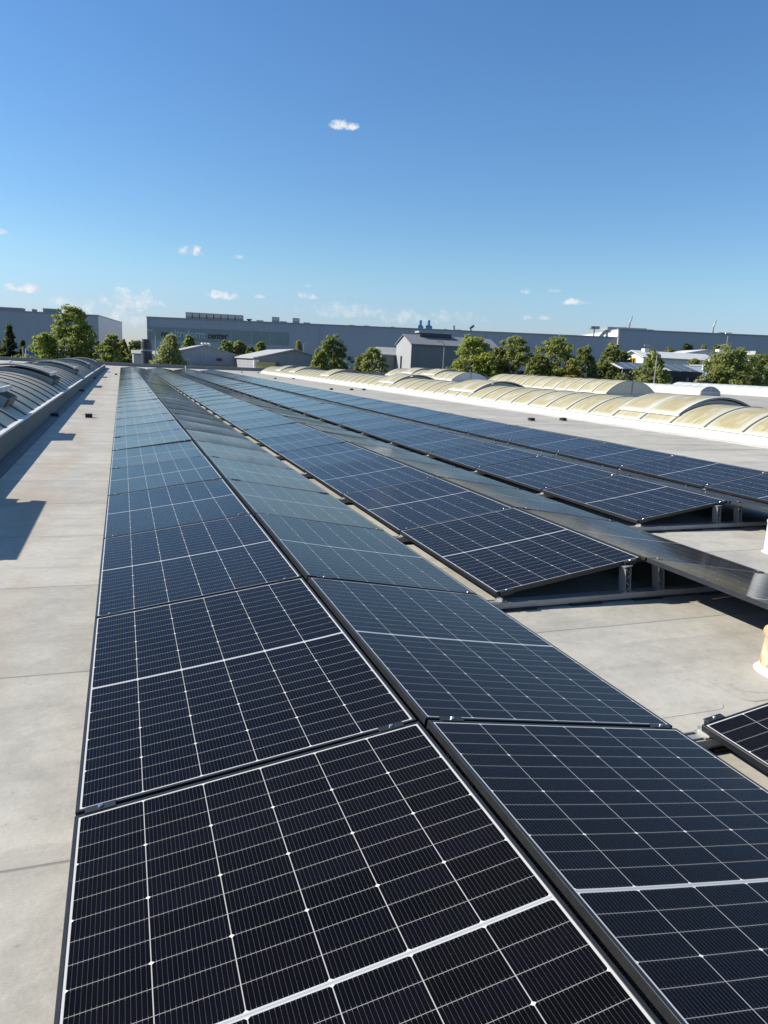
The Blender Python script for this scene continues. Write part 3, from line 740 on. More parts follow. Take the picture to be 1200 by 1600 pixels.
for (px, pyt, pyb, bend, lab) in ((709, 508.5, 520, 0, 'straight grey chimney left of the bent one above the barn'), (737, 508.5, 522, 1.2, 'dark chimney with bent top above the bright green tree')):
    q = at(px, pyt, D0+6); o = thing('chimney', lab, 'chimney', (q.x, q.y, ztop+.002), (0, 0, -R(MW_AZ))); ht = q.z-ztop
    m = MB(); m.tube([(-bend*.3, 0, 0), (-bend*.3, 0, ht*.55), (bend*.6, 0, ht)], .42, 10); m.build('flue', M['dark'] if bend else M['trim'], o)
    m = MB(); m.lathe([(.75, 0), (.6, .5), (.5, .6)], 10, 0, (-bend*.3, 0, 0)); m.build('collar', M['trim'], o)
# gear on the tall block
q = at(966, 515, D0+4); o = thing('rooftop_deck', 'dark raised roof deck at the left edge of the taller factory block', 'rooftop unit', (q.x+.2, q.y, ztall+.002), (0, 0, -R(MW_AZ)))
m = MB(); m.box(-3, 9.5, 2, 9, 0, .9); m.box(10, 12, 3, 6, 0, .7); m.build('deck', M['trim'], o)
for (px, py, b, lab) in ((986, 493, 0, 'thin bent mast on the taller factory block, nearer its left end'), (1117, 500, 0, 'thin bent mast on the taller factory block, nearer the right edge')):
    q = at(px, py, D0+10); o = thing('mast', lab, 'mast', (q.x, q.y, ztall+.002), (0, 0, -R(MW_AZ))); ht = q.z-ztall
    m = MB(); m.tube([(-.25, 0, 0), (-.2, 0, ht*.55), (.3, 0, ht*.8), (.35, 0, ht)], [.35, .3, .22, .16], 8); m.build('pole', M['alu_dull'], o)
    m = MB(); m.lathe([(.6, 0), (.5, .4)], 8, 0, (-.25, 0, 0)); m.build('foot', M['trim'], o)
for (px0, px1, py, lab) in ((1122, 1138, 519.5, 'low pale rooftop unit at the right end of the taller factory block'),):
    q = at((px0+px1)/2, py, D0+4); wd = (px1-px0)/FPX*D0; ht = q.z-ztall
    o = thing('rooftop_box', lab, 'rooftop unit', (q.x, q.y, ztall+.002), (0, 0, -R(MW_AZ)))
    m = MB(); m.box(-wd/2, wd*.5, 0, 3, 0, ht*.8); m.box(-wd*.3, wd*.55, -.1, 2, ht*.801, ht); m.build('housing', M['louvre_d'], o)
o_ = at(945, 514, D0+20); o = thing('rooftop_duct', 'dark bent exhaust duct before the pale flank of the factory block', 'duct', (o_.x, o_.y, ztop+.002), (0, 0, -R(MW_AZ)))
m = MB(); ht = o_.z-ztop; m.tube([(-4.2, -10, 0), (-3.0, -10, ht*.45), (-.6, -10, ht*.85), (4.0, -10, ht*.95)], .55, 10); m.build('duct', M['trim'], o)
m = MB(); m.tube([(.2, -10, 0), (.2, -10, ht*.8)], .18, 6); m.build('stay', M['trim'], o)
m = MB(); m.box(-7.5, -4.8, -11, -8, ht*.78, ht*1.02); m.box(-6.3, -6, -10, -9.5, 0, ht*.78); m.build('fan_box', M['louvre_d'], o)
q = at(1138, 522, D0-3); o = thing('facade_lamp', 'slim pole lamp against the right end of the taller factory block', 'lamp', (q.x, q.y, ZG), (0, 0, -R(MW_AZ)))
m = MB(); m.tube([(0, 0, 0), (0, 0, q.z-ZG)], .16, 6); m.build('pole', M['alu_dull'], o); m = MB(); m.box(-.9, .9, -.3, .3, q.z-ZG+.01, q.z-ZG+.45); m.build('lamp_head', M['white_paint'], o)

# left warehouse
AZL = 8.5; pc = at(153, 491, 238.0); XA, YA = dirs(AZL)
pL = at(-140, 476, 238.0); zl = pc.z-.2
wL = 78; tl = thing('warehouse', 'blue-grey box warehouse with lighter right end behind the tall tree', 'warehouse', (pc.x-XA.x*wL, pc.y-XA.y*wL, ZG), (0, 0, -R(AZL)))
hl = zl-ZG
m = MB(); m.box(0, wL, 0, 48, 0, hl-.3); m.build('wall', M['cladding'], tl)
m = MB(); m.box(wL+.004, wL+.12, -.02, 48, 0, hl-.31); m.build('end_wall', M['cladding_l'], tl)['label'] = 'lighter grey end wall'
m = MB(); m.box(-.2, wL+.25, -.2, 48.2, hl-.299, hl); m.build('roof', M['trim'], tl)
for (a0, a1, py, lab) in ((-30, 32, 480.2, 'long louvred unit at the left end of the warehouse roof'), (68, 88, 482.8, 'shorter louvred unit on the warehouse roof behind the tall tree'), (50, 54, 483.5, 'tiny box between the louvred units of the warehouse roof')):
    q = at((a0+a1)/2, py, 242); wd = (a1-a0)/FPX*242; ht = q.z-zl
    ht = max(ht, .9); o = thing('rooftop_louvre', lab, 'rooftop unit', (q.x, q.y, zl+.002), (0, 0, -R(AZL)))
    m = MB(); m.box(-wd/2, wd/2, 0, 3, 0, ht); m.build('housing', M['louvre_d'], o); m = MB(); m.box(-wd/2-.05, wd/2+.05, -.05, 3.05, ht+.001, ht+.15); m.build('cap', M['louvre'], o)

def gable_house(name, label, cat, x0, x1, y0, y1, z_eave, z_ridge, along, wall, roofm, over=.3, ridge=None, tr=None):
    """axis-aligned house; ridge runs along 'x' or 'y'"""
    t = thing(name, label, cat, (x0, y0, ZG)); W, L = x1-x0, y1-y0; he, hr = z_eave-ZG, z_ridge-ZG
    m = MB(); k = .18
    if along == 'y':
        rx = W/2 if ridge is None else ridge
        m.prism([(0, 0), (W, 0), (W, he), (rx, hr), (0, he)], 0, L); m.build('wall', wall, t)
        r = MB(); s1, s2 = (hr-he)/rx, (hr-he)/(W-rx)
        r.prism([(-over, he-s1*over+.02), (rx, hr+.02), (rx, hr+k), (-over, he-s1*over+k)], -over, L+over)
        r.prism([(rx+.002, hr+.02), (W+over, he-s2*over+.02), (W+over, he-s2*over+k), (rx+.002, hr+k)], -over, L+over)
    else:
        Mz = Matrix(((0, 1, 0, 0), (1, 0, 0, 0), (0, 0, 1, 0), (0, 0, 0, 1)))
        rx = L/2 if ridge is None else ridge
        m.prism([(0, 0), (L, 0), (L, he), (rx, hr), (0, he)], 0, W, 0, Mz); m.build('wall', wall, t)
        r = MB(); s1, s2 = (hr-he)/rx, (hr-he)/(L-rx)
        r.prism([(-over, he-s1*over+.02), (rx, hr+.02), (rx, hr+k), (-over, he-s1*over+k)], -over, W+over, 0, Mz)
        r.prism([(rx+.002, hr+.02), (L+over, he-s2*over+.02), (L+over, he-s2*over+k), (rx+.002, hr+k)], -over, W+over, 0, Mz)
    r.build('roof', roofm, t); return t
M['shed_wall'] = mat_corr('shed_cladding', (0.34, 0.34, 0.355), .6, 0, .05)
M['shed_wall_d'] = mat_corr('slatted_shed_wall', (0.30, 0.30, 0.31), .5, 2, .06)
M['shed_roof'] = mat_corr('pale_sheet_roof', (0.40, 0.40, 0.38), .9, 1, .06)
M['barn_side'] = mat_corr('shaded_barn_cladding', (0.22, 0.215, 0.215), .5, 0, .05)  # long side darkened: its shade is painted into the base colour
M['barn_gable'] = mat_corr('sunlit_barn_gable', (0.36, 0.37, 0.37), .5, 1, .05)  # lighter copy of the barn wall, sunlight painted into the colour
M['barn_roof'] = mat_corr('grey_barn_roof', (0.21, 0.215, 0.23), .5, 0, .05)
M['white_roof'] = plain('white_sheet_roof', (0.60, 0.60, 0.58), .5, 0, .04, .3)
M['render_w'] = plain('white_render', (0.72, 0.70, 0.66), .7, 0, .05, .5)
M['yellow'] = plain('yellow_paint', (0.62, 0.38, 0.05), .5, 0, .1, 1)
M['cream_y'] = plain('pale_yellow_beam', (0.70, 0.56, 0.22), .5, 0, .1, 1)
M['glass_d'] = plain('dark_window', (0.02, 0.025, 0.03), .12, 0, .1, 1)

# barn
c0 = at(643.7, 537.5, 130); apex = at(631.7, 523, 133); e0 = at(619.5, 537.5, 137)
bx, by = c0.x, c0.y; yd = 7.6; zr_b = at(640, 523.8, 133.5).z
t = gable_house('barn', 'tall grey gabled barn with pale sunlit gable behind the skylights', 'barn', bx, bx+17, by, by+yd, c0.z, zr_b, 'x', M['barn_side'], M['barn_roof'])
m = MB(); hb_ = c0.z-ZG; hr_ = zr_b-ZG
m.add([(-.06, .02, 0), (-.06, yd-.02, 0), (-.06, yd-.02, hb_-.1), (-.06, yd/2, hr_-.1), (-.06, .02, hb_-.1), (-.004, .02, 0), (-.004, yd-.02, 0), (-.004, yd-.02, hb_-.1), (-.004, yd/2, hr_-.1), (-.004, .02, hb_-.1)],
      [[0, 1, 2, 3, 4], [9, 8, 7, 6, 5]]+[[i, (i+1) % 5, (i+1) % 5+5, i+5] for i in range(5)])
m.build('sunlit_gable_face', M['barn_gable'], t)['label'] = 'pale sunlit gable'  # thin added face whose lighter colour stands for sun on the gable
zd = at(628, 574, 132).z-ZG
m = MB(); m.box(-.09, -.062, 4.4, 5.2, zd-1.2, zd+2.0); m.build('gable_window', M['glass_d'], t)
rv0, rv1 = (at(657, 524.5, 133.5)-Vector((bx, by, 0))).x, (at(714, 527, 133.5)-Vector((bx, by, 0))).x
m = MB(); m.box(rv0, rv1, yd/2-.9, yd/2+.9, hr_-.1, hr_+.55); rd = m.build('ridge_vent', M['dark'], t)
m = MB(); m.box(rv0-.3, rv1-.8, yd/2-1.0, yd/2+1.0, hr_+.551, hr_+.85); m.build('ridge_cap', M['shed_roof'], rd)
an = at(613, 546, 138)
gable_house('annex', 'small dark lean-to left of the pale barn gable', 'annex', an.x-2.4, an.x+2.6, an.y-1, an.y+4, an.z-1.0, an.z+.2, 'x', M['barn_side'], M['shed_roof'])

# gable hall (centre left)
d = 138.0; ap = at(320, 540, d); er = at(389.5, 561, d)
hw = er.x-ap.x
t = gable_house('workshop', 'pale grey workshop with low-pitched gable behind the olive cone tree', 'workshop', ap.x-hw, ap.x+hw, ap.y, ap.y+26, er.z, ap.z, 'y', M['shed_wall'], M['shed_roof'], .25)
m = MB(); hq = at(333, 571, d-6).z-ZG
s0, s1 = (at(305, 570, d-3)-Vector((ap.x-hw, ap.y, 0))).x, (at(362, 573, d-3)-Vector((ap.x-hw, ap.y, 0))).x
m.box(s0, s1, -3.2, -.002, 0, hq-.7); m.build('front_annex', M['shed_wall_d'], t)
m = MB(); m.box(s0-.2, s1+.2, -3.4, -.003, hq-.699, hq-.1); m.build('annex_roof', M['dark'], t)
m = MB(); m.box(hw*2-3.2, hw*2-.35, -.14, -.002, 0, er.z-ZG-.4); m.build('downpipe', M['trim'], t)
m = MB(); w_ = hw*2-5.2; m.box(w_-.5, w_+.5, -.25, -.002, er.z-ZG-.55, er.z-ZG-.1); m.build('wall_lamp', M['dark'], t)
for kx in (317, 322, 327):
    q = at(kx, 538.7, d+8)
    m = MB(); m.lathe([(.22, 0), (.22, .35), (.4, .36), (.3, .6)], 8, 0, (q.x-(ap.x-hw), q.y-ap.y, ap.z-ZG+.05)); m.build('roof_vent', M['galv'], t)
# small white annex with dark chimney
q0, q1 = at(208, 553, 140), at(231, 552, 140)
t = gable_house('white_building', 'small white flat building left of the olive cone tree', 'building', q0.x, q1.x+8, q0.y, q0.y+8, q0.z, q0.z+.6, 'x', M['render_w'], M['shed_roof'])
m = MB(); zz = q0.z-ZG; m.box(2.3, 2.9, -.06, -.002, 0, zz-1.0); m.build('door_edge', M['trim'], t); m = MB(); m.box(1.8, 3.8, -.05, -.003, 0, zz-1.4) if False else m.box(3.0, 4.2, -.05, -.003, zz-3.4, zz-1.0); m.build('window', M['glass_d'], t)
q = at(228.5, 530, 139); o = thing('chimney', 'thick black flue in front of the factory corner beside the olive cone tree', 'chimney', (q.x, q.y, ZG)); m = MB(); m.lathe([(1.0, 0), (1.0, q.z-ZG-.5), (.8, q.z-ZG-.49), (.8, q.z-ZG)], 14); m.build('flue', M['dark'], o, smooth=40)
m = MB(); m.lathe([(1.15, q.z-ZG-2.2), (1.15, q.z-ZG-1.9)], 14); m.build('collar', M['trim'], o)
# second shed with pale roof
d = 122.0; ap = at(460, 547, d); el = at(394.5, 559.5, d); ap_b = ap
hw = ap.x-el.x
t = gable_house('shed', 'slatted grey shed with broad pale sheet roof beside the workshop', 'shed', el.x, el.x+2*hw, ap.y, ap.y+24, el.z, ap.z, 'y', M['shed_wall_d'], M['shed_roof'], .35)
m = MB(); q = (at(397.5, 565, d-1)-Vector((el.x, ap.y, 0))); zb_, zt_ = at(398, 573.5, d-1).z-ZG, at(398, 562, d-1).z-ZG
m.prism([(q.x-.25, zb_-4), (q.x+.25, zb_-4), (q.x+.35, zt_), (q.x-.45, zt_)], -.9, -.4); m.build('white_column', M['white_paint'], t)
q0, q1 = at(401, 570, d-3), at(431, 572, d-3)
o = thing('crane_beam', 'pale yellow beam against the slatted shed front', 'beam', (q0.x, q0.y, 0)); Lb = (q1-q0).length; za = q0.z
o.rotation_euler = (0, 0, math.atan2(q1.y-q0.y, q1.x-q0.x))
m = MB(); m.box(0, Lb, -.4, .4, za+.18, za+.42); m.box(0, Lb, -.1, .1, za-.45, za+.179); m.box(0, Lb, -.4, .4, za-.75, za-.451); m.build('beam', M['cream_y'], o)
m = MB(); m.box(Lb+.002, Lb+.5, -.5, .5, za-.8, za+.5); m.build('end_plate', M['brown'], o)
m = MB(); m.box(.6, 1.0, -.2, .2, ZG, za-.752); m.box(Lb-1, Lb-.6, -.2, .2, ZG, za-.752); m.build('leg', M['trim'], o)

# right: white house, white hall, carport
d = 150.0; c0 = at(1006, 555.5, d); cf = at(975, 554, d*1.04); apx = at(990.5, 548.5, d*1.02)
yd = max(6.0, (cf.y-c0.y)); e1 = at(1054, 556.8, d)
t = gable_house('white_house', 'white gabled house with yellow framed window among the right trees', 'house', c0.x, c0.x+18, c0.y, c0.y+yd, c0.z-.2, apx.z, 'x', M['render_w'], M['white_roof'], .7)
gz = apx.z-ZG
fw = MB(); fw.box(-.14, -.004, yd/2-.9, yd/2+.9, gz-4.6, gz-1.3); fo = fw.build('window', M['yellow'], t)
m = MB()
for (ya, yb, za, zb_) in ((-.75, -.08, -4.4, -3.1), (.08, .75, -4.4, -3.1), (-.75, -.08, -2.8, -1.5), (.08, .75, -2.8, -1.5)): m.box(-.17, -.1405, yd/2+ya, yd/2+yb, gz+za, gz+zb_)
m.build('pane', M['glass_d'], fo)
q = at(1019, 547, d+2); m = MB(); m.box(q.x-c0.x-.6, q.x-c0.x+.6, yd/2-.5, yd/2+.5, gz-.3, q.z-ZG+.3); m.build('chimney', M['render_w'], t)
d = 170.0; ap = at(1104, 547.6, d); el = at(1053.5, 556.2, d); rdz = at(1054, 561.3, d).z
# hall facing the camera: rotate so that its front lies square to the view there
azh = 20.06; X3, Y3 = dirs(azh); ww = (ap-el).dot(X3)
o = thing('white_hall', 'broad white gabled hall roof above the carport at the right', 'hall', (el.x, el.y, ZG), (0, 0, -R(azh)))
he, hr_ = el.z-ZG, ap.z-ZG; hb_ = rdz-ZG; WW = 2*ww
m = MB(); m.prism([(0, hb_), (WW, hb_), (WW, he), (ww, hr_), (0, he)], 0, 14); m.build('upper_wall', M['white_roof'], o)
m = MB(); m.box(.3, WW-.3, .3, 14, 0, hb_-.003); m.build('wall', M['shed_wall_d'], o)
m = MB(); m.prism([(-.3, he+.02), (ww, hr_+.02), (ww, hr_+.25), (-.3, he+.25)], -.4, 14.3); m.prism([(ww+.002, hr_+.02), (WW+.3, he+.02), (WW+.3, he+.25), (ww+.002, hr_+.25)], -.4, 14.3); m.build('roof', M['white_roof'], o)
q = at(1132, 546.5, d+1); m = MB(); m.box((q-el).dot(X3)-1.2, (q-el).dot(X3)+1.2, 1, 3, he, q.z-ZG+.1); m.build('roof_box', M['white_paint'], o)
q0 = at(1184, 548.5, 165); q1 = at(1184, 556, 165)
o = thing('white_building', 'white flat building half hidden by the big bushy tree at the right edge', 'building', (q0.x, q0.y, ZG), (0, 0, -R(azh)))
m = MB(); m.box(0, 26, .3, 16, 0, q1.z-ZG-.003); m.build('wall', M['shed_wall_d'], o); m = MB(); m.box(-.3, 26.3, 0, 16.3, q1.z-ZG, q0.z-ZG-.8); m.build('fascia', M['white_roof'], o)
m = MB(); m.box(-.6, 26.6, -.3, 16.6, q0.z-ZG-.799, q0.z-ZG); m.build('roof', M['shed_roof'], o)

# carport with panels on its roof
d = 104.0; p0 = at(973, 579.8, d); p1 = at(1104, 581.5, d); X4, Y4 = dirs(20.06); wc = (p1-p0).dot(X4); zc_ = (p0.z+p1.z)/2-ZG
zt_ = at(1070, 571.5, d+7).z-ZG
o = thing('carport', 'dark carport with glass panel roof between the right trees', 'carport', (p0.x, p0.y, ZG), (0, 0, -R(20.06)))
rs = (zt_-zc_)/7
m = MB(); Mz = Matrix(((0, 1, 0, 0), (1, 0, 0, 0), (0, 0, 1, 0), (0, 0, 0, 1)))
m.prism([(0, zc_), (7, zt_), (7, zt_+.12), (0, zc_+.12)], 0, wc, 0, Mz); ro = m.build('roof', M['trim'], o)
m = MB()
for k in range(int(wc/1.35)):
    if k % 5 == 4: continue
    a = k*1.35+.3; m.prism([(.35, zc_+.125+rs*.35), (6.6, zc_+.125+rs*6.6), (6.6, zc_+.175+rs*6.6), (.35, zc_+.175+rs*.35)], a, a+1.1, 0, Mz)
m.build('roof_panel', plain('grey_glass', (0.07, 0.075, 0.08), .3, 0, .1, 1), ro)
m = MB()
for k in range(0, int(wc/1.35), 5): a = k*1.35-.25; m.prism([(.2, zc_+.13), (6.7, zc_+.13+rs*6.5), (6.7, zc_+.2+rs*6.5), (.2, zc_+.2)], a, a+.4, 0, Mz)
m.build('roof_strip', M['white_roof'], ro)
m = MB(); m.box(-.05, wc+.05, -.1, -.003, zc_-.6, zc_+.15); m.build('fascia', M['dark'], o)
for k in range(6):
    m = MB(); m.box(k*(wc-.3)/5, k*(wc-.3)/5+.3, .1, .4, 0, zc_-.005); m.build('post', M['trim'], o)
m = MB(); m.box(0, wc, 6.7, 6.95, 0, zc_-.3); m.build('back_wall', M['shed_wall_d'], o)
q0, q1 = at(1100, 571, d-.5), at(1106, 578, d-.5); o = thing('utility_box', 'white box at the right end of the carport roof', 'box', (q0.x, q0.y, q1.z-.05), (0, 0, -R(20.06)))
m = MB(); wq = (q1-q0).dot(X4); m.box(0, wq, 0, .6, 0, q0.z-q1.z); m.build('cabinet', M['white_paint'], o); m = MB(); m.box(-.04, wq+.04, -.04, .64, q0.z-q1.z+.001, q0.z-q1.z+.06); m.box(.1, .2, .2, .3, -3.2+.0, -.002); m.build('lid', M['galv'], o)
q0 = at(1106, 572, d-1); q1 = at(1124, 600, d-1)
o = thing('blue_building', 'narrow blue-grey building beside the carport', 'building', (q0.x, q0.y, ZG), (0, 0, -R(20.06))); wq = (q1-q0).dot(X4)
m = MB(); m.box(0, wq+4, 0, 6, 0, q0.z-ZG); m.build('wall', mat_corr('blue_cladding', (0.17, 0.23, 0.32), .5), o); m = MB(); m.box(-.1, wq+4.1, -.1, 6.1, q0.z-ZG+.001, q0.z-ZG+.2); m.build('roof', M['trim'], o)
m = MB(); m.box(.25, .8, -.05, -.002, q0.z-ZG-2.2, q0.z-ZG-1.0); m.build('window', M['glass_d'], o)
q = at(1111.5, 564, d+2); o = thing('white_pipe', 'white upright flue beside the carport roof', 'flue', (q.x, q.y, ZG)); m = MB(); m.lathe([(.38, 0), (.38, q.z-ZG)], 12); m.build('pipe', M['white_paint'], o, smooth=True)
m = MB(); m.lathe([(.5, q.z-ZG+.01), (.5, q.z-ZG+.1), (.1, q.z-ZG+.3)], 12); m.build('cap', M['galv'], o)

# street lamps and poles
def lamp(px, py, dd, arm, lab, hgrow=0):
    q = at(px, py, dd); h = q.z-ZG
    o = thing('street_lamp', lab, 'street lamp', (q.x, q.y, ZG), (0, 0, -R(20.06)), 'street lamps among the trees')
    m = MB(); m.tube([(0, 0, 0), (0, 0, h*.5), (0, 0, h-.3)], [.11, .085, .06], 8); m.build('pole', M['alu_dull'], o, smooth=True)
    m = MB(); s = 1 if arm > 0 else -1; m.tube([(0, 0, h-.3), (s*.1, 0, h-.05), (arm*.5, 0, h+abs(arm)*.18), (arm, 0, h+abs(arm)*.32)], .045, 6); m.build('arm', M['alu_dull'], o)
    m = MB(); m.box(min(arm, arm+s*.7), max(arm, arm+s*.7), -.14, .14, h+abs(arm)*.32-.04, h+abs(arm)*.32+.1); m.build('lamp_head', M['alu'], o)
lamp(694.5, 536, 118, -.5, 'street lamp standing before the dark side of the grey barn')
lamp(1028, 545, 90, -1.0, 'street lamp with long arm among the trees before the white house')
lamp(242.5, 518, 101, -.35, 'street lamp rising out of the olive cone tree before the factory sign')
lamp(1129.5, 553, 100, .8, 'thin street lamp before the white hall roof')
lamp(474.5, 536, 150, .3, 'thin street lamp beside the pointed tree behind the slatted shed')
q = at(36, 541, 120); o = thing('post', 'bare grey post among the dark trees at the left', 'post', (q.x, q.y, ZG)); m = MB(); m.tube([(0, 0, 0), (0, 0, q.z-ZG)], .16, 8); m.build('pole', M['alu_dull'], o)
m = MB(); m.lathe([(.3, 0), (.3, .1)], 8); m.build('base', M['trim'], o)
q = at(40, 544, 106); o = thing('flag', 'blue flag hanging from a pale pole between the left trees', 'flag', (q.x, q.y, ZG), (0, 0, -R(20.06))); hq = q.z-ZG
m = MB(); m.tube([(0, 0, 0), (0, 0, hq)], .06, 8); m.build('pole', M['white_paint'], o)
m = MB(); n = 10; vs = []
for i in range(n+1):
    for j in range(2): x = .08+i*.115; vs.append((x, .08*math.sin(i*1.3), hq-.25-(.55+.04*i if j else .02*i*i*.35)))
fs = [[i*2, i*2+2, i*2+3, i*2+1] for i in range(n)]; m.add(vs, fs); m.add([(x, y+.012, z) for x, y, z in vs], [f[::-1] for f in fs]); m.build('cloth', plain('blue_cloth', (0.10, 0.18, 0.48), .8), o)

# ------------------------------------------------------------------ trees
def mat_leaf(name, a, b_, c_):
    m, nt, b = new_mat(name); g = geo_pos(nt)
    n = noise(nt, g, 1.1, 3, .6); at_ = nt.nodes.new('ShaderNodeNewGeometry'); rv = V(nt, at_.outputs['Random Per Island'])
    c = mix(nt, rv, a, b_); c = mix(nt, n.ramp(.45, .75)*.55, c, c_)
    nt.links.new(c, b.inputs['Base Color']); b.inputs['Roughness'].default_value = .55; b.inputs['Specular IOR Level'].default_value = .25
    tr = nt.nodes.new('ShaderNodeBsdfTranslucent'); nt.links.new(mix(nt, .55, c, (0.31, 0.42, 0.085)), tr.inputs[0])
    ms = nt.nodes.new('ShaderNodeMixShader'); ms.inputs[0].default_value = .5
    nt.links.new(b.outputs[0], ms.inputs[1]); nt.links.new(tr.outputs[0], ms.inputs[2]); nt.links.new(ms.outputs[0], nt.nodes['Material Output'].inputs[0]); return m
LEAF = {'bright': mat_leaf('bright_leaf', (0.260, 0.293, 0.058), (0.364, 0.377, 0.091), (0.195, 0.234, 0.052)),
        'mid': mat_leaf('mid_leaf', (0.202, 0.227, 0.065), (0.305, 0.312, 0.098), (0.143, 0.169, 0.052)),
        'dark': mat_leaf('dark_leaf', (0.130, 0.153, 0.047), (0.208, 0.215, 0.072), (0.091, 0.111, 0.039)),
        'olive': mat_leaf('olive_leaf', (0.273, 0.273, 0.124), (0.403, 0.390, 0.182), (0.182, 0.195, 0.078)),
        'rust': mat_leaf('rusty_leaf', (0.260, 0.195, 0.046), (0.351, 0.260, 0.065), (0.195, 0.182, 0.046)),
        'conifer': mat_leaf('conifer_needles', (0.022, 0.032, 0.016), (0.036, 0.048, 0.022), (0.015, 0.024, 0.012))}
M['bark'] = plain('bark', (0.09, 0.07, 0.05), .85, 0, .3, 4, .5)
def crown_mesh(h0, h1, w, shape, leaf, seed, dens=1.0, leafsize=.34):
    """clumps of leaf faces spread through the crown: h0..h1 heights, w half width"""
    rg = np.random.default_rng(seed); H = h1-h0; P = []; N = []
    ncl = int(170*dens*(1+.4*(H/w-2)*.5)); ncl = max(90, min(300, ncl))
    lean = rg.normal(0, .06, 2)
    lob = rg.uniform(0, 6.28, 4)
    for i in range(ncl):
        t = (i+.5)/ncl; t = t**(.9); ang = i*2.399+rg.normal(0, .35)
        if shape == 'cone': rad = (1-t)**.85*.95+.05
        elif shape == 'oval': rad = (math.sin(math.pi*min(1, .30+t*.66)))**.8
        elif shape == 'round': rad = math.sqrt(max(0, 1-(max(0,t-.4)/.6)**2*.92))
        else: rad = (1-t)**.9                                  # conifer
        rad *= 1+.20*math.sin(2*ang+lob[0])*math.sin(5*t+lob[1])+.14*math.sin(3*ang+lob[2]+6*t)
        q = rad*(rg.uniform(.25, .95)**.6)
        c = np.array([w*q*math.cos(ang)+lean[0]*H*t, w*q*math.sin(ang)+lean[1]*H*t, h0+H*t*.95+rg.normal(0, .02*H)])
        rc = w*rg.uniform(.13, .25)*(1-.4*t if shape != 'round' else 1-.2*t)
        rc = max(rc, .32)
        nl = int(min(170, max(30, 20*(rc/leafsize)**2*.6)))
        d = rg.normal(0, 1, (nl, 3)); d /= np.linalg.norm(d, axis=1)[:, None]
        d[:, 2] = d[:, 2]*.8+.12
        rr = rc*(rg.uniform(.05, 1.0, nl)**.5)*rg.choice([1.0, 1.0, 1.35], nl)
        P.append(c+d*rr[:, None]*np.array([1, 1, .82])); nn = d*.7+rg.normal(0, .5, (nl, 3))+np.array([-.35, .1, .5]); N.append(nn/np.linalg.norm(nn, axis=1)[:, None])
    P = np.concatenate(P); N = np.concatenate(N); n = len(P)
    ref = rg.normal(0, 1, (n, 3)); a = np.cross(N, ref); a /= np.linalg.norm(a, axis=1)[:, None]; b = np.cross(N, a)
    s = leafsize*rg.uniform(.55, 1.15, (n, 1)); a *= s*.55; b *= s*.8
    v = np.empty((n, 4, 3)); v[:, 0] = P-b; v[:, 1] = P+a*.9-b*.1; v[:, 2] = P+b; v[:, 3] = P-a*.9-b*.1
    me = bpy.data.meshes.new('crown'); me.vertices.add(n*4); me.vertices.foreach_set('co', v.reshape(-1))
    me.loops.add(n*4); me.loops.foreach_set('vertex_index', np.arange(n*4, dtype=np.int32))
    me.polygons.add(n); me.polygons.foreach_set('loop_start', np.arange(n, dtype=np.int32)*4); me.polygons.foreach_set('loop_total', np.full(n, 4, dtype=np.int32))
    me.materials.append(leaf); me.update(calc_edges=True); me.validate(); return me
seed = [100]
def tree(px, py, hw_px, d, leaf, shape, label, base=None, name='tree', low=.0, dens=1.0):
    q = at(px, py, d); k = d/FPX; w = hw_px*k; h = q.z-ZG; seed[0] += 1
    lb = max(.06*h, h-5.5*w-2.0) if shape != 'conifer' else .05*h
    if low: lb = low*h
    ls = max(.20, .0025*d)
    t = thing(name, label, 'tree' if name != 'bush' else 'bush', (q.x, q.y, ZG), (0, 0, 0), 'trees and bushes beyond the roof')
    link('crown', crown_mesh(lb, h, w*(1.22 if px < 690 else 1.27), shape, LEAF[leaf], seed[0], dens, ls), t)
    rg = random.Random(seed[0]); m = MB(); r0 = .02*h+.05
    m.tube([(0, 0, 0), (.03*h*rg.uniform(-1, 1), .02*h, h*.35), (.02*h*rg.uniform(-1, 1), 0, h*.6), (0, 0, h*.88)], [r0, r0*.7, r0*.45, r0*.12], 8)
    for i in range(7):
        a = i*2.4+rg.random(); z0 = h*(.28+.07*i); m.tube([(0, 0, z0), (w*.35*math.cos(a), w*.35*math.sin(a), z0+.07*h), (w*.72*math.cos(a), w*.72*math.sin(a), z0+.13*h)], [r0*.4, r0*.25, r0*.08], 6)
    m.build('trunk', M['bark'], t, smooth=True); return t
T = tree
T(-12, 500, 26, 150, 'conifer', 'conifer', 'very dark conifer cut by the left edge of the view')
T(8, 505, 20, 146, 'conifer', 'conifer', 'dark ragged conifer at the far left before the warehouse')
T(30, 531, 12, 150, 'conifer', 'conifer', 'small dark conifer beside the bare grey post')
T(22, 555, 16, 122, 'dark', 'round', 'low dark bush under the left conifers', name='bush')
T(68, 518, 31, 110, 'bright', 'oval', 'bright green tree left of the tall one')
T(106, 476, 37, 114, 'mid', 'oval', 'tallest tree, rising above the warehouse roof', low=.28)
T(128, 500, 24, 118, 'mid', 'oval', 'mid green tree close behind the tallest tree')
T(152, 518, 26, 110, 'mid', 'oval', 'mid green tree right of the tallest tree before the lighter warehouse end')
T(172, 545, 17, 114, 'dark', 'round', 'dark low tree at the end of the left skylight')
T(190, 530, 13, 165, 'rust', 'oval', 'thin yellowish tree in the gap between warehouse and factory')
T(213, 531, 15, 165, 'dark', 'round', 'rounded dark tree at the left corner of the factory hall')
T(200, 558, 14, 130, 'dark', 'round', 'low dark hedge bush beside the small white building', name='bush')
T(257, 519, 38, 103, 'olive', 'cone', 'olive cone-shaped tree before the factory sign', low=.2)
T(300, 523, 14, 190, 'bright', 'oval', 'bright tree before the sign letters behind the workshop roof')
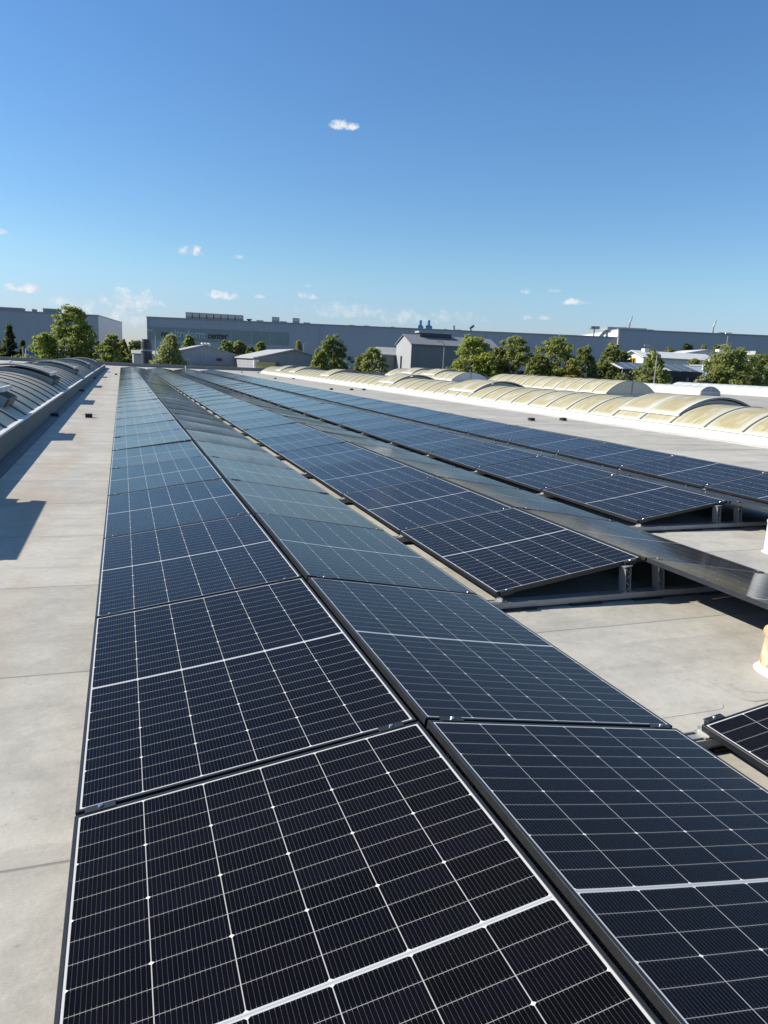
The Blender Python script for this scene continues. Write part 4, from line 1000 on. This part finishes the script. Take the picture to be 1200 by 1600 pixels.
T(349, 531, 12, 190, 'mid', 'round', 'small round tree under the sign word with dark letters')
T(376, 531, 12, 192, 'olive', 'round', 'small olive tree right of the dark sign letters')
T(408, 533, 15, 190, 'mid', 'oval', 'tree behind the ridge of the pale shed roof')
T(394, 541, 9, 185, 'dark', 'round', 'low dark tree between two round ones behind the shed roof')
T(472, 531, 11, 170, 'olive', 'cone', 'narrow pointed tree behind the slatted shed')
T(525, 522, 30, 116, 'dark', 'oval', 'dense dark green tree right of the slatted shed')
T(500, 545, 16, 112, 'mid', 'round', 'lower tree at the left foot of the dense dark one')
T(594, 539, 27, 109, 'mid', 'oval', 'loose green tree left of the pale barn gable')
T(570, 553, 13, 111, 'dark', 'round', 'small dark tree between the dense dark tree and the loose green one')
T(740, 521, 38, 112, 'bright', 'oval', 'bright green tree hiding the right end of the barn')
T(766, 548, 18, 111, 'bright', 'round', 'lower bright bush right of the bright green tree', name='bush')
T(806, 522, 33, 114, 'mid', 'oval', 'green tree left of two similar tall ones behind the cream skylight')
T(783, 540, 16, 116, 'dark', 'round', 'dark small tree between the bright green tree and the next')
T(860, 526, 34, 113, 'mid', 'round', 'full rounded green tree in the middle of the right group')
T(838, 550, 16, 111, 'dark', 'round', 'low dark tree under two taller green ones')
T(897, 569, 16, 108, 'rust', 'round', 'rusty orange bush between green trees', name='bush')
T(921, 537, 26, 116, 'dark', 'oval', 'dark green tree right of the rusty bush')
T(958, 532, 22, 114, 'mid', 'oval', 'tall green tree left of the white house')
T(978, 545, 14, 120, 'dark', 'round', 'shaded tree against the white house gable')
T(940, 560, 24, 110, 'dark', 'round', 'low dark tree under the pair left of the white house')
T(1023, 549, 32, 96, 'mid', 'oval', 'dense green tree before the white house roof')
T(1010, 542, 14, 185, 'dark', 'round', 'dark treetop behind the white house ridge')
T(1047, 543, 8, 185, 'dark', 'round', 'tiny dark treetop right of the white house chimney')
T(1080, 536, 13, 190, 'conifer', 'round', 'dark round treetop behind the left half of the white hall')
T(1099, 538, 6, 188, 'olive', 'cone', 'thin pale treetop behind the white hall ridge')
T(1132, 538, 12, 190, 'dark', 'round', 'dark treetop behind the right half of the white hall')
T(1094, 560, 9, 112, 'mid', 'round', 'small light tree behind the carport roof')
T(1093, 585, 13, 94, 'olive', 'round', 'pale bush before the dark carport', name='bush')
T(1162, 541, 38, 96, 'mid', 'round', 'big bushy tree at the right edge before the white building')
T(1195, 549, 26, 100, 'dark', 'round', 'darker tree cut by the right edge of the view')
T(1128, 575, 16, 95, 'mid', 'round', 'low green bush left of the big bushy tree', name='bush')
T(1240, 540, 34, 105, 'mid', 'round', 'green tree just beyond the right edge of the view')
T(985, 582, 18, 100, 'dark', 'round', 'dark low bush at the left foot of the tree before the white house', name='bush')
T(700, 572, 16, 118, 'dark', 'round', 'low dark bush at the foot of the barn', name='bush')
